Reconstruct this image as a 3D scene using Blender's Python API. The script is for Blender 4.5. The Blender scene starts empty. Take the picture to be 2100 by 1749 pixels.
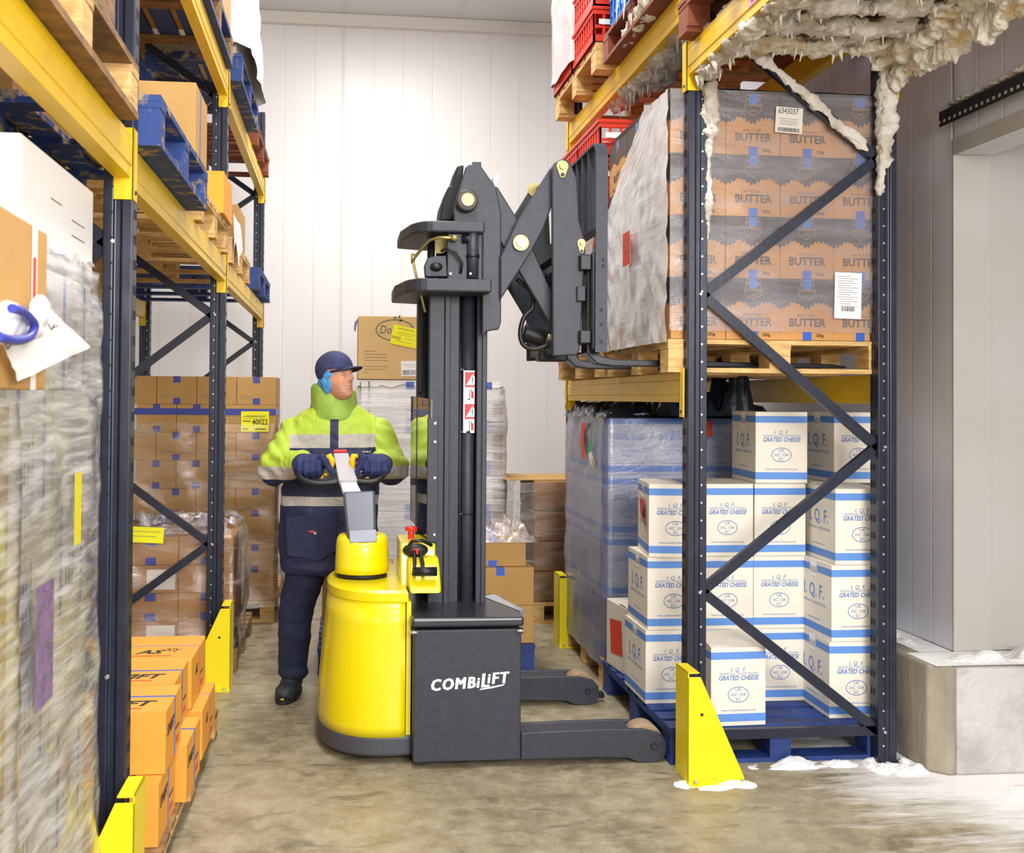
import bpy, math, random
from mathutils import Vector, Matrix, noise
random.seed(7)
C = bpy.context.scene.collection
sc = bpy.context.scene
# ------------------------------------------------------------------ camera, light, exposure
F = 2150.; YAW = math.radians(6); PIT = math.radians(1.0); ROL = math.radians(.43); EYE = 1.59
RC = Matrix.Rotation(-YAW, 3, 'Z') @ Matrix.Rotation(math.pi/2 + PIT, 3, 'X') @ Matrix.Rotation(ROL, 3, 'Z')
_c = RC.transposed() @ Vector((0, 1, 0))
PPX = 700 - F*_c.x/-_c.z; PPY = 815 + F*_c.y/-_c.z
cam = bpy.data.cameras.new('camera'); camo = bpy.data.objects.new('camera', cam); C.objects.link(camo)
camo.matrix_world = Matrix.Translation((0, 0, EYE)) @ RC.to_4x4()
cam.sensor_fit = 'HORIZONTAL'; cam.sensor_width = 36; cam.lens = 36*F/2100
cam.shift_x = (1050 - PPX)/2100; cam.shift_y = -(874.5 - PPY)/2100
cam.clip_start = .05; cam.clip_end = 60
cam.dof.use_dof = True; cam.dof.focus_distance = 5.0; cam.dof.aperture_fstop = 6.3
sc.camera = camo
w = bpy.data.worlds.new('world'); sc.world = w; w.use_nodes = True
w.node_tree.nodes['Background'].inputs[0].default_value = (.90, .93, 1, 1)
w.node_tree.nodes['Background'].inputs[1].default_value = .65
sc.view_settings.view_transform = 'Standard'; sc.view_settings.look = 'None'
sc.view_settings.gamma = 1; sc.view_settings.exposure = 0.26
def area(name, loc, sx, sy, power, col=(1, .985, .975), rot=(0, 0, 0)):
    l = bpy.data.lights.new(name, 'AREA'); l.shape = 'RECTANGLE'; l.size = sx; l.size_y = sy; l.energy = power; l.color = col
    o = bpy.data.objects.new(name, l); C.objects.link(o); o.location = loc; o.rotation_euler = rot; return o
area('ceiling_and_fill_light', (.35, -.9, 5.2), .35, 3.0, 110)
area('ceiling_and_fill_light', (.35, 3.0, 5.25), .3, 2.4, 105)
area('ceiling_and_fill_light', (.4, 7.4, 5.3), 1.2, 3.4, 135)
area('ceiling_and_fill_light', (1.5, -2.2, 2.7), 2.6, 1.6, 340, rot=(math.radians(66), 0, math.radians(17)))  # added low frontal fill behind the camera to brighten the left stack, no ceiling fixture
area('side_room_lamp_light', (4.4, 1.6, 4.2), 1.2, 1.2, 14, col=(.95, .95, 1))
def ray(px, py):
    return RC @ Vector(((px - PPX)/F, -(py - PPY)/F, -1))
def W(px, py, Y):            # the point of the plane Y = const seen at a pixel (used as a measuring tape)
    d = ray(px, py); t = Y/d.y; return Vector((d.x*t, Y, EYE + d.z*t))
def WX(px, py, X):
    d = ray(px, py); t = X/d.x; return Vector((X, d.y*t, EYE + d.z*t))
# ------------------------------------------------------------------ mesh building
class MB:
    def __init__(s): s.v = []; s.f = []; s.m = []; s.sm = []; s.mats = []; s.M = Matrix.Identity(4)
    def mi(s, mat):
        if mat not in s.mats: s.mats.append(mat)
        return s.mats.index(mat)
    def add(s, vs, fs, mat, smooth=False, M=None):
        M = s.M @ M if M is not None else s.M
        b = len(s.v); s.v += [M @ Vector(p) for p in vs]; k = s.mi(mat)
        for f in fs: s.f.append([b + i for i in f]); s.m.append(k); s.sm.append(smooth)
        return s
    def box(s, x0, x1, y0, y1, z0, z1, mat, M=None):
        return s.add([(x0,y0,z0),(x1,y0,z0),(x1,y1,z0),(x0,y1,z0),(x0,y0,z1),(x1,y0,z1),(x1,y1,z1),(x0,y1,z1)],
            [(0,3,2,1),(4,5,6,7),(0,1,5,4),(1,2,6,5),(2,3,7,6),(3,0,4,7)], mat, M=M)
    def prism(s, pts, a, b, mat, axis='y', M=None, smooth=False):
        # pts 2D: axis y -> (x,z); axis z -> (x,y); axis x -> (y,z)
        g = {'y': lambda p, t: (p[0], t, p[1]), 'z': lambda p, t: (p[0], p[1], t), 'x': lambda p, t: (t, p[0], p[1])}[axis]
        n = len(pts); ar = sum(pts[i][0]*pts[(i+1) % n][1] - pts[(i+1) % n][0]*pts[i][1] for i in range(n))
        pts = list(pts) if (ar > 0) ^ (axis == 'y') else list(pts)[::-1]
        vs = [g(p, a) for p in pts] + [g(p, b) for p in pts]
        fs = [tuple(range(n))[::-1], tuple(range(n, 2*n))]
        fl = a > b
        s_ = [(i, (i+1) % n, n + (i+1) % n, n + i) for i in range(n)]
        if fl: fs = [f[::-1] for f in fs]; s_ = [f[::-1] for f in s_]
        s.add(vs, fs, mat, M=M)
        b0 = len(s.v) - 2*n; k = s.mi(mat)
        for f in s_: s.f.append([b0 + i for i in f]); s.m.append(k); s.sm.append(smooth)
        return s
    def tube(s, pts, rad, mat, n=10, caps=True, smooth=True, up=None):
        pts = [Vector(p) for p in pts]; rs = rad if isinstance(rad, (list, tuple)) else [rad]*len(pts)
        vs = []; fs = []; u = None
        for i, p in enumerate(pts):
            t = (pts[min(i+1, len(pts)-1)] - pts[max(i-1, 0)])
            t = t.normalized() if t.length > 1e-9 else Vector((0, 0, 1))
            if u is None: u = t.orthogonal().normalized() if up is None else (Vector(up) - Vector(up).dot(t)*t).normalized()
            else:
                u = u - u.dot(t)*t; u = u.normalized() if u.length > 1e-6 else t.orthogonal().normalized()
            w_ = t.cross(u)
            for k in range(n):
                a = 2*math.pi*k/n; vs.append(p + (u*math.cos(a) + w_*math.sin(a))*rs[i])
        for i in range(len(pts)-1):
            for k in range(n): fs.append((i*n+k, i*n+(k+1) % n, (i+1)*n+(k+1) % n, (i+1)*n+k))
        s.add(vs, fs, mat, smooth=smooth)
        if caps:
            b = len(s.v) - len(vs); k = s.mi(mat)
            s.f.append([b+i for i in range(n)][::-1]); s.f.append([len(s.v)-n+i for i in range(n)]); s.m += [k, k]; s.sm += [False, False]
        return s
    def cyl(s, p0, p1, r, mat, n=20, r1=None, smooth=True):
        return s.tube([p0, p1], [r, r if r1 is None else r1], mat, n=n, smooth=smooth)
    def loft(s, rings, mat, caps=True, smooth=True):
        n = len(rings[0]); vs = [p for r in rings for p in r]; fs = []
        for i in range(len(rings)-1):
            for k in range(n): fs.append((i*n+k, i*n+(k+1) % n, (i+1)*n+(k+1) % n, (i+1)*n+k))
        if caps: fs += [tuple(range(n))[::-1], tuple(range(len(vs)-n, len(vs)))]
        return s.add(vs, fs, mat, smooth=smooth)
    def ball(s, c, r, mat, n=12, rot=None):
        if not isinstance(r, (tuple, list)): r = (r, r, r)
        vs = []; fs = []; m = n
        for i in range(n+1):
            th = math.pi*i/n
            for k in range(m*2):
                a = math.pi*k/m; q = Vector((r[0]*math.sin(th)*math.cos(a), r[1]*math.sin(th)*math.sin(a), r[2]*math.cos(th)))
                if rot is not None: q = rot @ q
                vs.append(Vector(c) + q)
        for i in range(n):
            for k in range(2*m): fs.append((i*2*m+k, (i+1)*2*m+k, (i+1)*2*m+(k+1) % (2*m), i*2*m+(k+1) % (2*m)))
        return s.add(vs, fs, mat, smooth=True)
    def flat(s, vs2, fs, mat, M): return s.add([(p[0], p[1], 0) for p in vs2], fs, mat, M=M)
    def text(s, txt, size, mat, M, **k):
        vs, fs = text_mesh(txt, size, **k); return s.flat(vs, fs, mat, M)
    def rect(s, x0, x1, y0, y1, mat, M): return s.flat([(x0,y0),(x1,y0),(x1,y1),(x0,y1)], [(0,1,2,3)], mat, M)
    def ring(s, rx, ry, t, mat, M, n=28):
        vs = []; fs = []
        for k in range(n):
            a = 2*math.pi*k/n; vs += [(rx*math.cos(a), ry*math.sin(a)), ((rx-t)*math.cos(a), (ry-t)*math.sin(a))]
        for k in range(n): j = (k+1) % n; fs.append((2*k, 2*j, 2*j+1, 2*k+1))
        return s.flat(vs, fs, mat, M)
    def mesh(s, name):
        me = bpy.data.meshes.new(name); me.from_pydata([tuple(p) for p in s.v], [], s.f)
        for m in s.mats: me.materials.append(m)
        me.polygons.foreach_set('material_index', s.m); me.polygons.foreach_set('use_smooth', s.sm); me.update(); return me
    def build(s, name, parent=None, bevel=0, loc=(0,0,0), rot=0, seg=2):
        o = bpy.data.objects.new(name, s.mesh(name)); C.objects.link(o)
        if parent is not None: o.parent = parent
        o.location = loc; o.rotation_euler.z = rot
        if bevel:
            m = o.modifiers.new('bevel', 'BEVEL'); m.width = bevel; m.segments = seg; m.limit_method = 'ANGLE'; m.angle_limit = math.radians(35)
        return o
_tc = {}
def text_mesh(txt, size, shear=0, bold=0, align='CENTER', sx=1):
    key = (txt, size, shear, bold, align, sx)
    if key in _tc: return _tc[key]
    cu = bpy.data.curves.new('t', 'FONT'); cu.body = txt; cu.size = size; cu.shear = shear; cu.offset = bold; cu.align_x = align; cu.resolution_u = 2
    o = bpy.data.objects.new('t', cu); C.objects.link(o); dg = bpy.context.evaluated_depsgraph_get(); dg.update()
    me = bpy.data.meshes.new_from_object(o.evaluated_get(dg))
    r = ([(v.co.x*sx, v.co.y) for v in me.vertices], [tuple(p.vertices) for p in me.polygons])
    bpy.data.objects.remove(o); bpy.data.curves.remove(cu); bpy.data.meshes.remove(me)
    _tc[key] = r; return r
def face(dirn, x, y, z, rot=0):      # print plane on a face: local x to the viewer's right, local y up, local z outwards
    R_ = {'-y': Matrix(((1,0,0),(0,0,-1),(0,1,0))), '-x': Matrix(((0,0,-1),(-1,0,0),(0,1,0))), '+x': Matrix(((0,0,1),(1,0,0),(0,1,0))),
          '+z': Matrix(((1,0,0),(0,1,0),(0,0,1))), '+y': Matrix(((-1,0,0),(0,0,1),(0,1,0)))}[dirn].to_4x4()
    return Matrix.Translation((x, y, z)) @ R_ @ Matrix.Rotation(rot, 4, 'Z')
def thing(name, label, cat, loc=(0,0,0), rot=0, group=None):
    o = bpy.data.objects.new(name, None); C.objects.link(o); o.empty_display_size = .1
    o.location = loc; o.rotation_euler = (0, 0, rot); return tag(o, label, cat, group)
def tag(o, label, cat, group=None, kind=None):
    o['label'] = label; o['category'] = cat
    if group: o['group'] = group
    o['kind'] = kind or 'thing'
    return o
def struct(o): o['kind'] = 'structure'; return o
def dup(root, loc=None, rot=None, label=None, group=None):
    r = root.copy(); C.objects.link(r)
    if loc is not None: r.location = loc
    if rot is not None: r.rotation_euler = (0, 0, rot)
    if label: r['label'] = label
    if group: r['group'] = group
    for ch in list(root.children):
        c = ch.copy(); C.objects.link(c); c.parent = r
        for g in list(ch.children):
            d = g.copy(); C.objects.link(d); d.parent = c
    return r
# ------------------------------------------------------------------ materials
def N(nt, t, **k):
    n = nt.nodes.new(t)
    for a, v in k.items():
        if a == 'inp':
            for i, x in v.items():
                if hasattr(x, 'node'): nt.links.new(x, n.inputs[i])
                else: n.inputs[i].default_value = x
        else: setattr(n, a, v)
    return n
def c4(c): return (c[0], c[1], c[2], 1)
def srgb(h):
    h = h.lstrip('#'); v = [int(h[i:i+2], 16)/255 for i in (0, 2, 4)]
    return tuple(x/12.92 if x <= .04045 else ((x+.055)/1.055)**2.4 for x in v)
def mat(name, col, rough=.5, metal=0, col2=None, scale=6, lo=.35, hi=.7, stretch=(1,1,1), bump=0, bscale=60, coat=0, spec=.5, detail=5, coord='Object', alpha=1, rough2=None):
    m = bpy.data.materials.new(name); m.use_nodes = True; nt = m.node_tree; b = nt.nodes['Principled BSDF']
    if isinstance(col, str): col = srgb(col)
    if isinstance(col2, str): col2 = srgb(col2)
    b.inputs['Base Color'].default_value = c4(col); b.inputs['Roughness'].default_value = rough; b.inputs['Metallic'].default_value = metal
    b.inputs['Specular IOR Level'].default_value = spec; b.inputs['Coat Weight'].default_value = coat; b.inputs['Coat Roughness'].default_value = .1
    b.inputs['Alpha'].default_value = alpha
    tc = N(nt, 'ShaderNodeTexCoord'); mp = N(nt, 'ShaderNodeMapping', inp={0: tc.outputs[coord], 3: stretch})
    if col2 is not None:
        nz = N(nt, 'ShaderNodeTexNoise', inp={'Vector': mp.outputs[0], 'Scale': scale, 'Detail': detail, 'Roughness': .6})
        r = N(nt, 'ShaderNodeMapRange', inp={0: nz.outputs[0], 1: lo, 2: hi})
        mx = N(nt, 'ShaderNodeMix', data_type='RGBA', inp={0: r.outputs[0], 6: c4(col), 7: c4(col2)})
        nt.links.new(mx.outputs[2], b.inputs['Base Color'])
        if rough2 is not None:
            rr = N(nt, 'ShaderNodeMapRange', inp={0: r.outputs[0], 3: rough, 4: rough2}); nt.links.new(rr.outputs[0], b.inputs['Roughness'])
    if bump:
        nb = N(nt, 'ShaderNodeTexNoise', inp={'Vector': mp.outputs[0], 'Scale': bscale, 'Detail': 4})
        bp = N(nt, 'ShaderNodeBump', inp={'Strength': bump, 'Distance': .01, 'Height': nb.outputs[0]}); nt.links.new(bp.outputs[0], b.inputs['Normal'])
    return m
def panel_mat(name, col, pitch, axis, dirt='#b9b4a8', dirt_amt=.15, rough=.35):
    # insulated wall panel: shallow vertical ribs as bump and slight seams
    m = bpy.data.materials.new(name); m.use_nodes = True; nt = m.node_tree; b = nt.nodes['Principled BSDF']; b.inputs['Roughness'].default_value = rough
    tc = N(nt, 'ShaderNodeTexCoord'); sp = N(nt, 'ShaderNodeSeparateXYZ', inp={0: tc.outputs['Object']})
    d = N(nt, 'ShaderNodeMath', operation='DIVIDE', inp={0: sp.outputs[axis], 1: pitch}); fr = N(nt, 'ShaderNodeMath', operation='FRACT', inp={0: d.outputs[0]})
    pp = N(nt, 'ShaderNodeMath', operation='PINGPONG', inp={0: fr.outputs[0], 1: .5})
    ed = N(nt, 'ShaderNodeMapRange', inp={0: pp.outputs[0], 1: 0, 2: .05, 3: 0, 4: 1})
    nz = N(nt, 'ShaderNodeTexNoise', inp={'Vector': tc.outputs['Object'], 'Scale': 1.3, 'Detail': 6})
    r = N(nt, 'ShaderNodeMapRange', inp={0: nz.outputs[0], 1: .45, 2: .8, 3: 0, 4: dirt_amt})
    mx = N(nt, 'ShaderNodeMix', data_type='RGBA', inp={0: r.outputs[0], 6: c4(srgb(col)), 7: c4(srgb(dirt))})
    e2 = N(nt, 'ShaderNodeMapRange', inp={0: ed.outputs[0], 3: .93, 4: 1})
    mu = N(nt, 'ShaderNodeVectorMath', operation='SCALE', inp={0: mx.outputs[2], 'Scale': e2.outputs[0]})
    nt.links.new(mu.outputs[0], b.inputs['Base Color'])
    bp = N(nt, 'ShaderNodeBump', inp={'Strength': .35, 'Distance': .004, 'Height': ed.outputs[0]}); nt.links.new(bp.outputs[0], b.inputs['Normal'])
    return m
def wrap_mat(name, col, dens, lo=.35, hi=.75, stretch=(1, 1, 8), scale=4, rough=.18, maxd=.9, bump=.8, rot=(.25, .2, 0)):
    # stretch film: clear with milky streaks and gloss
    m = bpy.data.materials.new(name); m.use_nodes = True; nt = m.node_tree; nt.nodes.remove(nt.nodes['Principled BSDF']); out = nt.nodes['Material Output']
    tc = N(nt, 'ShaderNodeTexCoord'); mp = N(nt, 'ShaderNodeMapping', inp={0: tc.outputs['Object'], 2: rot, 3: stretch})
    nz = N(nt, 'ShaderNodeTexNoise', inp={'Vector': mp.outputs[0], 'Scale': scale, 'Detail': 7, 'Roughness': .65, 'Distortion': .4})
    r = N(nt, 'ShaderNodeMapRange', inp={0: nz.outputs[0], 1: lo, 2: hi, 3: dens, 4: maxd})
    bp = N(nt, 'ShaderNodeBump', inp={'Strength': bump, 'Distance': .012, 'Height': nz.outputs[0]})
    df = N(nt, 'ShaderNodeBsdfDiffuse', inp={0: c4(srgb(col)), 'Normal': bp.outputs[0]}); tl = N(nt, 'ShaderNodeBsdfTranslucent', inp={0: c4(srgb(col))})
    m1 = N(nt, 'ShaderNodeMixShader', inp={0: .35, 1: df.outputs[0], 2: tl.outputs[0]})
    tr = N(nt, 'ShaderNodeBsdfTransparent'); m2 = N(nt, 'ShaderNodeMixShader', inp={0: r.outputs[0], 1: tr.outputs[0], 2: m1.outputs[0]})
    gl = N(nt, 'ShaderNodeBsdfGlossy', inp={0: (1, 1, 1, 1), 'Roughness': rough, 'Normal': bp.outputs[0]})
    lw = N(nt, 'ShaderNodeFresnel', inp={0: 1.35, 'Normal': bp.outputs[0]})
    ad = N(nt, 'ShaderNodeMath', operation='ADD', inp={0: lw.outputs[0], 1: .05})
    m3 = N(nt, 'ShaderNodeMixShader', inp={0: ad.outputs[0], 1: m2.outputs[0], 2: gl.outputs[0]})
    nt.links.new(m3.outputs[0], out.inputs[0]); return m
NAVY = mat('navy_powder_coat', '#191d2e', .36, col2='#2b3042', lo=.5, hi=.85, scale=9, bump=.06, bscale=40)
NAVYD = mat('slot_black', '#0a0c14', .7)
ZINC_HOLE_LIGHT = mat('zinc_bolt_hole_light', '#c9c8bd', .3, metal=.7)  # bolt zinc; also paints the light showing through the upright holes
YEL = mat('rack_yellow', '#f0c616', .4, col2='#dfb52c', lo=.5, hi=.9, scale=5)
GUARD = mat('guard_yellow', '#ead510', .35, col2='#8a7a18', lo=.66, hi=.8, scale=14, bump=.05)
WOOD = mat('pallet_pine', '#dcb777', .75, col2='#a87b45', lo=.4, hi=.75, scale=5, stretch=(1.5, 1.5, 9), bump=.25, bscale=18)
WOODD = mat('pallet_weathered', '#9a7446', .85, col2='#5f4a34', lo=.35, hi=.7, scale=6, stretch=(2, 2, 7), bump=.3, bscale=20)
BLUEW = mat('pallet_blue_paint', '#203f86', .6, col2='#1f2848', lo=.4, hi=.72, scale=7, bump=.3, bscale=22)
BLUEC = mat('pallet_blue_chipped', '#213f80', .65, col2='#a89468', lo=.54, hi=.64, scale=13, bump=.3, bscale=22)
REDW = mat('pallet_redbrown', '#8e4a30', .8, col2='#6b3a2b', lo=.4, hi=.7, scale=6, bump=.3, bscale=20)
CARD = mat('cardboard', '#c49a5c', .75, col2='#b38a4a', lo=.3, hi=.8, scale=3, bump=.04, bscale=90)
CARDD = mat('cardboard_dark', '#ab7f4c', .8, col2='#9b6f40', lo=.3, hi=.8, scale=3)
WHITEC = mat('white_card', '#ece4d5', .6, col2='#e0d6c5', lo=.4, hi=.8, scale=4)
BLUEP = mat('print_blue', '#5f8fd6', .55); BLUET = mat('print_blue_dark', '#4a72b8', .6); TAPE = mat('blue_tape', '#2f62c8', .3)
TAPED = mat('tape_indigo', '#3b419a', .3); INK = mat('ink_black', '#2c2826', .7); INKG = mat('ink_grey', '#7d7466', .8)
PAPER = mat('paper_white', '#f6f4f0', .7); PAPERY = mat('paper_yellow', '#f6f01a', .7); REDP = mat('paper_red', '#e2472f', .7); GREENP = mat('label_green', '#35a862', .6)
FLM = bpy.data.materials.new('concrete_floor'); FLM.use_nodes = True
def _floor():
    nt = FLM.node_tree; b = nt.nodes['Principled BSDF']; tc = N(nt, 'ShaderNodeTexCoord'); P = tc.outputs['Object']
    n1 = N(nt, 'ShaderNodeTexNoise', inp={'Vector': P, 'Scale': 1.6, 'Detail': 8, 'Roughness': .65}); n2 = N(nt, 'ShaderNodeTexNoise', inp={'Vector': P, 'Scale': 9, 'Detail': 8, 'Roughness': .75})
    mp = N(nt, 'ShaderNodeMapping', inp={0: P, 3: (1, 2.2, 1)}); n3 = N(nt, 'ShaderNodeTexNoise', inp={'Vector': mp.outputs[0], 'Scale': 4.2, 'Detail': 5, 'Roughness': .55, 'Distortion': .8})
    r1 = N(nt, 'ShaderNodeMapRange', inp={0: n1.outputs[0], 1: .35, 2: .65}); a = N(nt, 'ShaderNodeMix', data_type='RGBA', inp={0: r1.outputs[0], 6: c4(srgb('#786c52')), 7: c4(srgb('#9d9074'))})
    r2 = N(nt, 'ShaderNodeMapRange', inp={0: n2.outputs[0], 1: .42, 2: .62, 3: 0, 4: .6}); b2 = N(nt, 'ShaderNodeMix', data_type='RGBA', inp={0: r2.outputs[0], 6: a.outputs[2], 7: c4(srgb('#b4aa90'))})
    r3 = N(nt, 'ShaderNodeMapRange', inp={0: n3.outputs[0], 1: .56, 2: .72, 3: 0, 4: .75}); b3 = N(nt, 'ShaderNodeMix', data_type='RGBA', inp={0: r3.outputs[0], 6: b2.outputs[2], 7: c4(srgb('#574f40'))})
    # frozen snow trodden onto the floor near the opening on the right
    sp = N(nt, 'ShaderNodeSeparateXYZ', inp={0: P}); gx = N(nt, 'ShaderNodeMapRange', inp={0: sp.outputs[0], 1: 1.7, 2: 3.2, 3: 0, 4: 1}); gy = N(nt, 'ShaderNodeMapRange', inp={0: sp.outputs[1], 1: 3.2, 2: 4.1, 3: .25, 4: 1})
    gg = N(nt, 'ShaderNodeMath', operation='MULTIPLY', inp={0: gx.outputs[0], 1: gy.outputs[0]})
    mp2 = N(nt, 'ShaderNodeMapping', inp={0: P, 2: (0, 0, .2), 3: (1, 5, 1)}); n4 = N(nt, 'ShaderNodeTexNoise', inp={'Vector': mp2.outputs[0], 'Scale': 2.4, 'Detail': 9, 'Roughness': .72})
    s = N(nt, 'ShaderNodeMath', operation='ADD', inp={0: gg.outputs[0], 1: n4.outputs[0]}); r4 = N(nt, 'ShaderNodeMapRange', inp={0: s.outputs[0], 1: .66, 2: 1.0, 3: 0, 4: .95})
    n5 = N(nt, 'ShaderNodeTexNoise', inp={'Vector': P, 'Scale': 70, 'Detail': 3}); r5 = N(nt, 'ShaderNodeMapRange', inp={0: n5.outputs[0], 1: .68, 2: .76, 3: 0, 4: .6})
    mxx = N(nt, 'ShaderNodeMath', operation='MAXIMUM', inp={0: r4.outputs[0], 1: r5.outputs[0]})
    b4 = N(nt, 'ShaderNodeMix', data_type='RGBA', inp={0: mxx.outputs[0], 6: b3.outputs[2], 7: c4(srgb('#f2f0ee'))}); nt.links.new(b4.outputs[2], b.inputs['Base Color'])
    rr = N(nt, 'ShaderNodeMapRange', inp={0: n2.outputs[0], 1: .3, 2: .7, 3: .28, 4: .6}); nt.links.new(rr.outputs[0], b.inputs['Roughness'])
    bp = N(nt, 'ShaderNodeBump', inp={'Strength': .15, 'Distance': .004, 'Height': n2.outputs[0]}); nt.links.new(bp.outputs[0], b.inputs['Normal'])
_floor()
# ------------------------------------------------------------------ the room
WB = panel_mat('back_wall_panel', '#f4f1ee', .30, 0, dirt_amt=.08); WS = panel_mat('side_wall_panel', '#d3d2da', .18, 1, dirt_amt=.5); WR = panel_mat('return_wall_panel', '#b5b2ac', .55, 0, dirt='#a59a86', dirt_amt=.6)
CE = panel_mat('ceiling_panel', '#e2e2e0', 1.15, 0, dirt_amt=.1)
CONC = mat('plinth_concrete', '#a39987', .8, col2='#6f6757', lo=.35, hi=.75, scale=3.5, stretch=(1, 1, .6), bump=.4, bscale=30, detail=9)
CONCS = mat('snowy_concrete', '#c2bebc', .8, col2='#8d8780', lo=.45, hi=.75, scale=3, bump=.7, bscale=45, detail=9)
SNOW = mat('snow', '#f1f0ee', .75, bump=.8, bscale=55)
ALU = mat('pale_trim', '#e9e3d8', .4)
struct(MB().box(-4, 7, -5, 11.2, -.1, 0, FLM).build('floor'))
struct(MB().box(-4, 7, 10.6, 10.8, 0, 5.5, WB).build('wall_back'))
struct(MB().box(-4, 7, -5, 11, 5.45, 5.6, CE).build('ceiling'))
struct(MB().box(-3.8, -3.6, -5, 10.6, 0, 5.45, WB).build('wall_left'))
struct(MB().box(2.77, 2.95, 4.52, 10.6, .46, 5.45, WS).build('wall_right'))
struct(MB().box(2.95, 6.9, 4.52, 4.7, .46, 5.45, WR).box(2.77, 2.95, 4.505, 4.52, .46, 2.72, WR).build('wall_return'))
struct(MB().box(2.77, 2.95, -5, 4.5, 2.72, 5.45, WS).build('wall_header'))
struct(MB().box(6.7, 6.9, -5, 4.5, 0, 5.45, WS).build('wall_far_right'))
mb = MB().prism([(2.52,10.55),(2.52,4.30),(2.585,4.24),(2.62,4.24),(2.62,10.55)], 0, .46, CONC, axis='z').prism([(2.62,4.24),(6.7,4.24),(6.7,4.75),(2.62,4.75)], 0, .455, CONCS, axis='z').prism([(2.62,4.75),(2.93,4.75),(2.93,10.55),(2.62,10.55)], 0, .4585, CONC, axis='z')
struct(mb.build('trim_1', bevel=.012))
mb = MB().box(-3.6, 2.77, 10.52, 10.6, 5.33, 5.45, ALU); struct(mb.build('trim_2', bevel=.01))
struct(MB().box(-.02, .0, 10.585, 10.6, 0, 5.4, ALU).build('trim_3'))
struct(MB().box(2.765, 2.775, 2.2, 4.5, 2.72, 2.79, WR).build('trim_4'))
def lump(name, pts, z, h, seed, matl, label, cat='snow', nx=40, ny=24):
    # a low uneven heap over a rectangle x0,x1,y0,y1
    x0, x1, y0, y1 = pts; vs = []; fs = []
    for j in range(ny+1):
        for i in range(nx+1):
            u, v = i/nx, j/ny; e = min(u, 1-u)*min(v, 1-v)*16; e = min(1, e)
            n_ = noise.fractal(Vector((u*(x1-x0)*9, v*(y1-y0)*9, seed)), 1, 2, 5)
            vs.append((x0+(x1-x0)*u, y0+(y1-y0)*v, z + max(-.004, h*(e*(.8+n_*1.1)-.38))))
    for j in range(ny):
        for i in range(nx): a = j*(nx+1)+i; fs.append((a, a+1, a+nx+2, a+nx+1))
    return tag(MB().add(vs, fs, matl, smooth=True).build(name), label, cat, kind='stuff')
lump('snow_drift', (2.54, 2.765, 4.51, 7.5), .463, .06, 1, SNOW, 'thin snow lying along the top of the concrete kerb beside the right wall', nx=20, ny=80)
lump('snow_drift', (2.54, 4.6, 4.26, 4.50), .4645, .045, 2, SNOW, 'snow lying on top of the concrete kerb below the frosted return wall', nx=80, ny=16)
lump('snow_drift', (2.27, 2.56, 4.24, 4.50), .0, .03, 3, SNOW, 'small snow heap around the foot of the right rack upright')
lump('snow_drift', (2.55, 4.6, 3.75, 4.26), .0, .03, 4, SNOW, 'snow blown across the floor against the foot of the concrete kerb', nx=80, ny=30)
lump('snow_drift', (1.36, 1.75, 4.15, 4.31), .0, .016, 5, SNOW, 'snow dusting around the foot of the yellow guard beside the lift truck leg', nx=30)
lump('snow_drift', (1.7, 2.3, 4.36, 4.47), .0, .022, 6, SNOW, 'snow line on the floor along the near edge of the blue pallet', nx=60, ny=14)
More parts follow.
